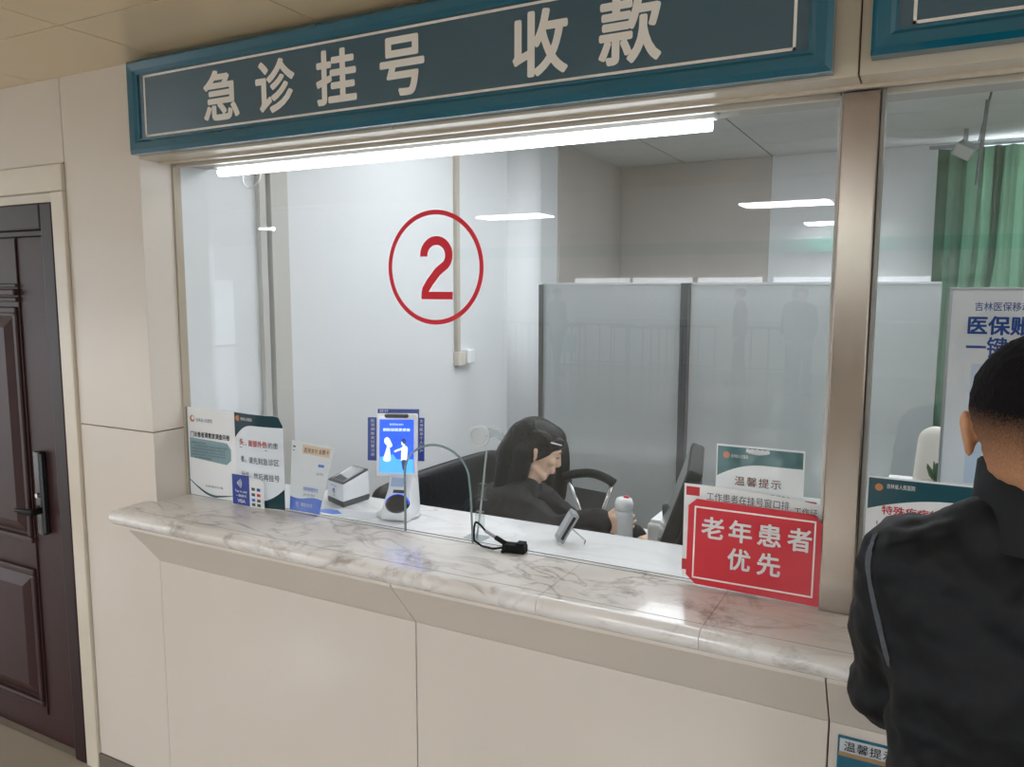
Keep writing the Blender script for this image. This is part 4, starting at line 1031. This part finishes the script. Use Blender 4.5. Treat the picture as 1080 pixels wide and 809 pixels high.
def hand_bm(b, wrist, d, nrm, side=1, curl=.5, s=1.0):
    """wrist position, finger direction d, palm-facing normal nrm; side=+1 thumb towards d x nrm"""
    d = Vector(d).normalized(); nrm = Vector(nrm); nrm = (nrm-d*nrm.dot(d)).normalized(); w = d.cross(nrm)*side
    P = lambda x, y, z: Vector(wrist)+(w*x+d*y+nrm*z)*s
    hull(b, [(P(.018, .012, 0), .013*s), (P(-.018, .012, 0), .013*s), (P(.032, .080, 0), .0105*s), (P(-.032, .076, 0), .010*s)])
    for k, (x, L) in enumerate(((.031, .068), (.0105, .076), (-.0105, .071), (-.031, .056))):
        p = P(x, .082 - .004*abs(k-1), 0); ang = .15
        for j, fr in enumerate((.46, .30, .24)):
            ang += curl*(.55, .75, .55)[j]
            q = p + (d*math.cos(ang)+nrm*math.sin(ang))*L*fr*s
            limb(b, p, q, (.0088-.0010*j)*s, (.0080-.0010*j)*s, 1); p = q
    p = P(.026, .022, .004); q = P(.052, .048, .016); limb(b, p, q, .0125*s, .0105*s, 1)
    r = q+(d*.8+nrm*(.35+curl*.5)-w*.05).normalized()*.030*s; limb(b, q, r, .0098*s, .0085*s, 1)
    u = r+(d*.8+nrm*(.4+curl*.8)-w*.5).normalized()*.022*s; limb(b, r, u, .0085*s, .007*s, 1)
def body_bm(J, inflate=0.0, parts='all', hands=True, head=True):
    """J: joints dict; returns a bmesh of overlapping hulls to be fused by a remesh"""
    b = NB(); i = inflate
    yaw = J['yaw']; Rz = Matrix.Rotation(yaw, 3, 'Z')
    def E(c, r): return (c, (r[0]+i, r[1]+i, r[2]+i), Rz)
    pel, wst, che, nek = J['pelvis'], J['waist'], J['chest'], J['neck']
    sl, sr = J['sh'][0], J['sh'][1]
    k = J.get('k', 1.0)
    if parts in ('all', 'top'):
        hull(b, [E(pel, (.155*k, .105*k, .09)), E(wst, (.135*k, .095*k, .07))], 3)
        hull(b, [E(wst, (.135*k, .095*k, .07)), E(che, (.155*k, .105*k, .12))], 3)
        up = che.lerp(nek, .55)
        hull(b, [E(che, (.155*k, .100*k, .12)), E(up, (.11*k, .075*k, .06)), (sl, .050+i), (sr, .050+i)], 3)
        hull(b, [(sl, .046+i), (sr, .046+i), E(nek+Vector((0, 0, -.01)), (.052, .05, .03))], 3)
        for s in (0, 1):
            limb(b, J['sh'][s], J['el'][s], .052*k+i, .040*k+i)
            limb(b, J['el'][s], J['wr'][s], .040*k+i, .028*k+i*.9)
    if parts == 'all':
        nr = J.get('nr', .056); limb(b, nek+Vector((0, 0, -.03)), J['head']+(nek-J['head'])*.45, nr, nr*.93)
        if head: head_bm(b, frame(J['head'], yaw+J.get('hyaw', 0), J.get('hpitch', 0), J.get('hroll', 0)), J.get('hs', 1.0))
        if hands:
            for s in (0, 1):
                hd = J['hand'][s]; hand_bm(b, J['wr'][s], hd[0], hd[1], hd[2], hd[3], J.get('hands', .95))
                limb(b, J['wr'][s], J['wr'][s]+Vector(hd[0]).normalized()*.02, .026, .02, 1)
    if parts in ('all', 'legs'):
        for s in (0, 1):
            limb(b, J['hip'][s], J['kn'][s], .082+i, .055+i); limb(b, J['kn'][s], J['an'][s], .055+i, (.038+i*1.3))
            hull(b, [E(pel, (.15*k, .10*k, .08)), (J['hip'][s], .085+i)], 2)
    if parts == 'all':
        for s in (0, 1):
            f = J['toe'][s]; a = J['an'][s]
            hull(b, [(Vector((a.x, a.y, a.z-.03)), .034), (Vector((a.x, a.y, .035)), (.035, .04, .03)), (Vector((f.x, f.y, .022)), (.036, .036, .018))])
    return b
def shoes(J, t, mat=M_SHOE):
    for s in (0, 1):
        f = J['toe'][s]; a = J['an'][s]; b = NB()
        hull(b, [(Vector((a.x, a.y, .075)), .044), (Vector((a.x, a.y, .042)), (.046, .05, .036)), (Vector((f.x, f.y, .028)), (.046, .046, .026))], 3); obj('shoe', b, mat, t, True)
V3 = lambda *a: Vector(a)

# ---- man in the black jacket, seen from behind at the right edge
mx, my = 2.262, -.46
Jm = dict(yaw=0, k=1.02, pelvis=V3(mx, my-.01, .86), waist=V3(mx, my, 1.0), chest=V3(mx, my, 1.18), neck=V3(mx-.006, my+.0, 1.36), nr=.066, head=V3(mx-.012, my+.03, 1.482), hpitch=.12, hyaw=0,
          sh=[V3(mx-.150, my, 1.296), V3(mx+.150, my, 1.296)], el=[V3(2.098, my+.06, 1.09), V3(2.47, my+.06, 1.08)], wr=[V3(2.16, -.235, 1.045), V3(2.38, -.22, 1.045)],
          hand=[((.35, 1, -.02), (0, .1, -1), -1, .25), ((-.35, 1, -.02), (0, .1, -1), 1, .25)],
          hip=[V3(mx-.09, my, .80), V3(mx+.09, my, .80)], kn=[V3(mx-.10, my+.02, .44), V3(mx+.10, my+.02, .44)], an=[V3(mx-.11, my-.02, .09), V3(mx+.11, my-.02, .09)], toe=[V3(mx-.13, my+.14, .03), V3(mx+.13, my+.14, .03)], hs=1.07)
man = thing('person', 'person with cropped dark hair in a black jacket standing at the counter', 'person', (mx, my, 0))
b = body_bm(Jm); obj('body', b, M_SKIN, man, remesh=.0045)
# jacket: torso + sleeves
b = body_bm(Jm, .020, 'top')
hull(b, [((mx, my-.01, .84), (.172, .135, .06)), ((mx, my, 1.02), (.160, .125, .06))], 3)
hull(b, [(V3(2.092, my+.055, 1.10), .062), (V3(2.115, -.35, 1.080), .052)], 3)
hull(b, [((mx-.07, my-.015, 1.362), .040), ((mx+.07, my-.015, 1.362), .040), (Jm['sh'][0], .062), (Jm['sh'][1], .062), ((mx, my-.05, 1.26), (.12, .06, .08))], 3)
hull(b, [((2.125, my-.02, 1.20), (.045, .06, .10)), ((2.15, my-.03, 1.0), (.05, .08, .08))], 2)
jk = obj('jacket', b, M_JACKET, man, remesh=.007)
tx = bpy.data.textures.new('folds', 'CLOUDS'); tx.noise_scale = .075; tx.noise_depth = 2
md = jk.modifiers.new('folds', 'DISPLACE'); md.texture = tx; md.strength = .03; md.mid_level = .5; md.texture_coords = 'GLOBAL'
b = NB(); n = 40
for (z0, r0x, r0y, z1, r1x, r1y) in ((1.355, .082, .080, 1.445, .074, .070),):
    q = NB(); rings = []
    for z, rx, ry, off in ((1.35, .092, .088, 0), (1.36, .089, .084, 0), (1.40, .084, .079, .006), (1.446, .081, .076, .012), (1.450, .077, .072, .012), (1.40, .077, .072, .006)):
        rings.append([q.verts.new((mx-.003+rx*math.cos(2*PI*k/n), my+off+.004+ry*math.sin(2*PI*k/n), z-.012*max(0, math.sin(2*PI*k/n)))) for k in range(n)])
    for a, c in zip(rings, rings[1:]):
        for k in range(n): q.faces.new((a[k], a[(k+1) % n], c[(k+1) % n], c[k]))
    bmesh.ops.recalc_face_normals(q, faces=q.faces)
    merge(b, q)
auto(obj('collar', b, M_JACKET, man), 60)
# grey piping down the left sleeve
from mathutils.bvhtree import BVHTree
def surface_strip(target, pix, r, mat, name, parent, lift=.001):
    dg = bpy.context.evaluated_depsgraph_get(); dg.update()
    ev = target.evaluated_get(dg); me = ev.to_mesh()
    bv = BVHTree.FromPolygons([target.matrix_world @ v.co for v in me.vertices], [p.vertices[:] for p in me.polygons])
    pts = []
    for u, v in pix:
        dr = (FW + R2*((u-540)/F_PX) - U2*((v-404.5)/F_PX)).normalized()
        h = bv.ray_cast(CAM, dr)
        if h[0] is not None: pts.append((h[0], h[1]))
    ev.to_mesh_clear()
    if len(pts) < 3: return None
    q = NB(); L = []; R = []
    for i, (p, nn) in enumerate(pts):
        d = (pts[min(i+1, len(pts)-1)][0]-pts[max(i-1, 0)][0]).normalized(); s = d.cross(nn).normalized()
        L.append(q.verts.new(p+nn*lift-s*r)); R.append(q.verts.new(p+nn*lift+s*r))
    for i in range(len(pts)-1): q.faces.new((L[i], R[i], R[i+1], L[i+1]))
    bmesh.ops.solidify(q, geom=q.faces[:], thickness=.0015)
    return obj(name, q, mat, parent, True)
bpy.context.view_layer.update()
pip = [(p.x, p.y) for p in spline([(924, 563, 0), (918, 580, 0), (916, 600, 0), (921, 630, 0), (929, 665, 0), (938, 703, 0)], 8)]
surface_strip(jk, pip, .0055, M_PIPING, 'piping', man)
b = body_bm(Jm, .018, 'legs'); obj('trousers', b, M_TROUSER, man, remesh=.010)
shoes(Jm, man)
# hair: cropped cap
HM = frame(Jm['head'], 0, .12) @ Matrix.Scale(1.07, 4)
def hair_mat():
    mt, N, L, B = newmat('cropped_hair')
    tc = N.new('ShaderNodeTexCoord'); sp = N.new('ShaderNodeSeparateXYZ'); L.new(tc.outputs['Object'], sp.inputs[0])
    nz = N.new('ShaderNodeTexNoise'); nz.inputs['Scale'].default_value = 420; nz.inputs['Detail'].default_value = 2; L.new(tc.outputs['Object'], nz.inputs['Vector'])
    mr = N.new('ShaderNodeMapRange'); mr.inputs['From Min'].default_value = 1.447; mr.inputs['From Max'].default_value = 1.525; L.new(sp.outputs['Z'], mr.inputs['Value'])
    ad = N.new('ShaderNodeMath'); ad.operation = 'MULTIPLY_ADD'; ad.inputs[1].default_value = .45; L.new(nz.outputs['Fac'], ad.inputs[0])
    sb = N.new('ShaderNodeMath'); sb.operation = 'SUBTRACT'; sb.inputs[1].default_value = .12; L.new(mr.outputs[0], sb.inputs[0]); L.new(sb.outputs[0], ad.inputs[2])
    cl = N.new('ShaderNodeMath'); cl.operation = 'ADD'; cl.use_clamp = True; cl.inputs[1].default_value = 0; L.new(ad.outputs[0], cl.inputs[0])
    mx_ = N.new('ShaderNodeMix'); mx_.data_type = 'RGBA'; mx_.inputs['A'].default_value = srgb('#c08e6c'); mx_.inputs['B'].default_value = srgb('#141213'); L.new(cl.outputs[0], mx_.inputs['Factor'])
    L.new(mx_.outputs['Result'], B.inputs['Base Color']); B.inputs['Roughness'].default_value = .95; B.inputs['Specular IOR Level'].default_value = .15
    bp = N.new('ShaderNodeBump'); bp.inputs['Strength'].default_value = .6; bp.inputs['Distance'].default_value = .004; L.new(nz.outputs['Fac'], bp.inputs['Height']); L.new(bp.outputs['Normal'], B.inputs['Normal'])
    return mt
b = NB(); hull(b, [((0, -.020, .034), (.079, .095, .084)), ((0, .020, .046), (.071, .070, .066))], 4, HM)
hull(b, [((0, -.045, -.01), (.066, .062, .06)), ((0, -.035, -.050), (.052, .045, .03))], 3, HM)
q = bmesh.ops.bisect_plane(b, geom=b.verts[:]+b.edges[:]+b.faces[:], plane_co=HM @ V3(0, .06, .02), plane_no=(HM.to_3x3() @ V3(0, 1, -.45)), clear_outer=True)
bmesh.ops.holes_fill(b, edges=[e for e in b.edges if len(e.link_faces) == 1])
mh = obj('hair', b, hair_mat(), man, remesh=.004)
th_ = bpy.data.textures.new('hair_tufts', 'CLOUDS'); th_.noise_scale = .012; th_.noise_depth = 3
md = mh.modifiers.new('tufts', 'DISPLACE'); md.texture = th_; md.strength = .005; md.mid_level = .3; md.texture_coords = 'GLOBAL'

# ---- seated woman
YW = .88
hc = at(567, 474, 1, YW)
wyaw = math.radians(-90+24)      # faces +x, slightly away from the viewer
fx = V3(math.cos(math.radians(24)), math.sin(math.radians(24)), 0); rx = V3(fx.y, -fx.x, 0)   # forward / her right (towards the glass)
neck = hc - fx*.050 + V3(0, 0, -.120)
chest = neck - fx*.10 + V3(0, 0, -.17)
waist = chest - fx*.02 + V3(0, 0, -.19)
pel = V3(waist.x+fx.x*.0, waist.y, .54)
wst = V3(waist.x, waist.y, .70)
hnd = at(649, 556, 1, .66)
sR = neck + rx*.150 - fx*.02 + V3(0, 0, -.045); sL = neck - rx*.150 - fx*.02 + V3(0, 0, -.045)
wR = V3(hnd.x-.055, .68, hnd.z+.004)
eR = sR.lerp(wR, .5) + V3(.0, -.03, -.045)
wL = V3(1.22, 1.0, .80); eL = sL.lerp(wL, .5) + V3(-.02, .05, -.08)
Jw = dict(yaw=wyaw, k=.93, pelvis=pel, waist=wst, chest=chest, neck=neck, head=hc, hpitch=.40, hyaw=.06, sh=[sR, sL], el=[eR, eL], wr=[wR, wL],
          hand=[((1, .05, -.05), (0, 1, .0), 1, .85), ((1, -.1, -.05), (0, 0, -1), 1, .35)],
          hip=[pel+rx*.09+V3(0, 0, -.02), pel-rx*.09+V3(0, 0, -.02)], kn=[pel+rx*.10+fx*.42, pel-rx*.10+fx*.42], an=[pel+rx*.10+fx*.42+V3(0, 0, -.45), pel-rx*.10+fx*.42+V3(0, 0, -.45)], toe=[pel+rx*.10+fx*.58, pel-rx*.10+fx*.58], hs=.92, hands=.85)
wo = thing('person', 'person with long black hair in a charcoal suit seated behind the glass', 'person', (pel.x, pel.y, 0))
b = body_bm(Jw); obj('body', b, M_SKINPALE, wo, remesh=.004)
b = body_bm(Jw, .016, 'top'); hull(b, [(sR, .068), (sL, .068), (chest, (.16, .13, .12))], 3)
hull(b, [(neck+rx*.05+fx*.045+V3(0, 0, -.035), .020), (neck+rx*.055-fx*.04+V3(0, 0, .012), .022), (neck-rx*.055-fx*.04+V3(0, 0, .012), .022)], 2)
hull(b, [(neck+rx*.05+fx*.045+V3(0, 0, -.035), .020), (neck+rx*.055-fx*.02+V3(0, 0, .008), .020), (chest+fx*.105+rx*.05, .022), (chest+fx*.08+rx*.09+V3(0, 0, .06), .02)], 2)
js = obj('suit_jacket', b, M_SUIT, wo, remesh=.007)
md = js.modifiers.new('folds', 'DISPLACE'); md.texture = tx; md.strength = .026; md.mid_level = .5; md.texture_coords = 'GLOBAL'
b = body_bm(Jw, .014, 'legs'); obj('trousers', b, M_TROUSER, wo, remesh=.010)
shoes(Jw, wo)
WM = frame(hc, wyaw+.06, .40) @ Matrix.Scale(.92, 4)
b = NB()
# crown and swept sides leaving the face open
hull(b, [((0, -.022, .034), (.084, .098, .088)), ((0, .030, .062), (.070, .062, .052))], 4, WM)
for s in (-1, 1):
    hull(b, [((s*.070, -.012, .055), (.018, .045, .03)), ((s*.066, -.045, -.03), (.022, .045, .04))], 3, WM)
    hull(b, [((s*.060, .062, .070), (.012, .02, .014)), ((s*.074, .018, .045), (.010, .02, .014))], 2, WM)
# long fall behind to the shoulders
back = hc - fx*.075
hull(b, [(WM @ V3(0, -.055, .02), .072), (WM @ V3(0, -.078, -.06), (.066, .052, .06))], 3)
hull(b, [(WM @ V3(0, -.080, -.05), .058), (neck - fx*.045 + V3(0, 0, -.02), (.062, .068, .05)), (neck - fx*.07 + V3(0, 0, -.11), (.045, .06, .04))], 3)
hull(b, [(WM @ V3(.06, -.05, -.02), .035), (neck - fx*.03 + rx*.055 + V3(0, 0, -.03), .036), (neck - fx*.055 + rx*.06 + V3(0, 0, -.12), .026)], 3)
obj('hair', b, M_HAIR, wo, remesh=.004)
for s in (-1, 1):
    b = NB(); hull(b, [((s*.020, .0865, .006), (.004, .003, .0022)), ((s*.042, .079, .005), (.004, .003, .0022))], 2, WM); obj('eyelash', b, M_HAIR, wo, True)
    b = NB(); hull(b, [((s*.016, .091, .026), (.004, .003, .0024)), ((s*.044, .080, .028), (.004, .003, .002))], 2, WM); obj('eyebrow', b, M_HAIR, wo, True)
b = NB(); hull(b, [((-.012, .096, -.056), (.006, .004, .0045)), ((.012, .096, -.056), (.006, .004, .0045)), ((0, .0965, -.0555), (.006, .0035, .0055))], 2, WM); obj('lips', b, plain('lip_colour', '#a85a55', .4), wo, True)
b = NB(); hull(b, [(WM @ V3(.080, .030, .058), .003), (WM @ V3(.070, .070, .062), .0025)], 2); obj('hair_clip', b, M_PLASTIC, wo, True)

# ---- people in the hall (mirrored in the glass)
def hall_person(x, y, yaw, label, top, low, h=1.0, bag=None):
    f = V3(-math.sin(yaw), math.cos(yaw), 0); r = V3(math.cos(yaw), math.sin(yaw), 0); c = V3(x, y, 0); Z = lambda z: V3(0, 0, z*h)
    J = dict(yaw=yaw, pelvis=c+Z(.92), waist=c+Z(1.08), chest=c+Z(1.28), neck=c+Z(1.46), head=c+Z(1.59)+f*.02,
             sh=[c-r*.16+Z(1.38), c+r*.16+Z(1.38)], el=[c-r*.21+Z(1.12), c+r*.21+Z(1.12)], wr=[c-r*.2+f*.08+Z(.90), c+r*.2+f*.08+Z(.90)],
             hand=[((0, .1, -1), tuple(r), 1, .4), ((0, .1, -1), tuple(-r), -1, .4)],
             hip=[c-r*.09+Z(.86), c+r*.09+Z(.86)], kn=[c-r*.10+f*.05+Z(.48), c+r*.10-f*.03+Z(.48)], an=[c-r*.10+f*.08+Z(.09), c+r*.10-f*.1+Z(.09)], toe=[c-r*.11+f*.24, c+r*.11+f*.06])
    t = thing('person', label, 'person', (x, y, 0))
    obj('body', body_bm(J), M_SKIN, t, remesh=.008)
    obj('coat', body_bm(J, .022, 'top'), top, t, remesh=.014)
    obj('trousers', body_bm(J, .014, 'legs'), low, t, remesh=.014)
    shoes(J, t)
    HMx = frame(J['head'], yaw); b = NB(); hull(b, [((0, -.024, .036), (.082, .096, .086)), ((0, .015, .055), (.072, .07, .062))], 3, HMx)
    bmesh.ops.bisect_plane(b, geom=b.verts[:]+b.edges[:]+b.faces[:], plane_co=HMx @ V3(0, .05, .03), plane_no=HMx.to_3x3() @ V3(0, 1, -.6), clear_outer=True)
    bmesh.ops.holes_fill(b, edges=[e for e in b.edges if len(e.link_faces) == 1])
    obj('hair', b, M_HAIR, t, True)
    return J
dk = plain('dark_coat', '#26272b', .8); be = plain('light_coat', '#8d8a86', .8); bl = plain('grey_trousers', '#4a4c50', .8)
hall_person(-.95, -12.4, 1.4, 'person in a long dark coat walking in the hall, mirrored in the glass', dk, M_TROUSER)
Jb = hall_person(-4.6, -12.6, -1.3, 'person in a light coat with blue bag, mirrored in the glass', be, bl)
hall_person(.2, -11.6, .3, 'person in dark clothes standing nearest in the mirrored hall', dk, bl)
hall_person(-.2, -13.6, 2.6, 'person in grey clothes at the far queue railing', bl, M_TROUSER)
b = NB(); w0 = Jb['wr'][1]; box(b, (w0.x-.20, w0.y-.06, .42), (w0.x+.20, w0.y+.06, .78), .02); tube(b, spline([(w0.x-.08, w0.y, .78), (w0.x, w0.y, .86), (w0.x+.08, w0.y, .78)], 6), .008, 6); tag(obj('shopping_bag', b, plain('sky_blue_bag', '#4fa9c8', .5)), 'sky blue carrier bag held by the mirrored person in light coat', 'bag')
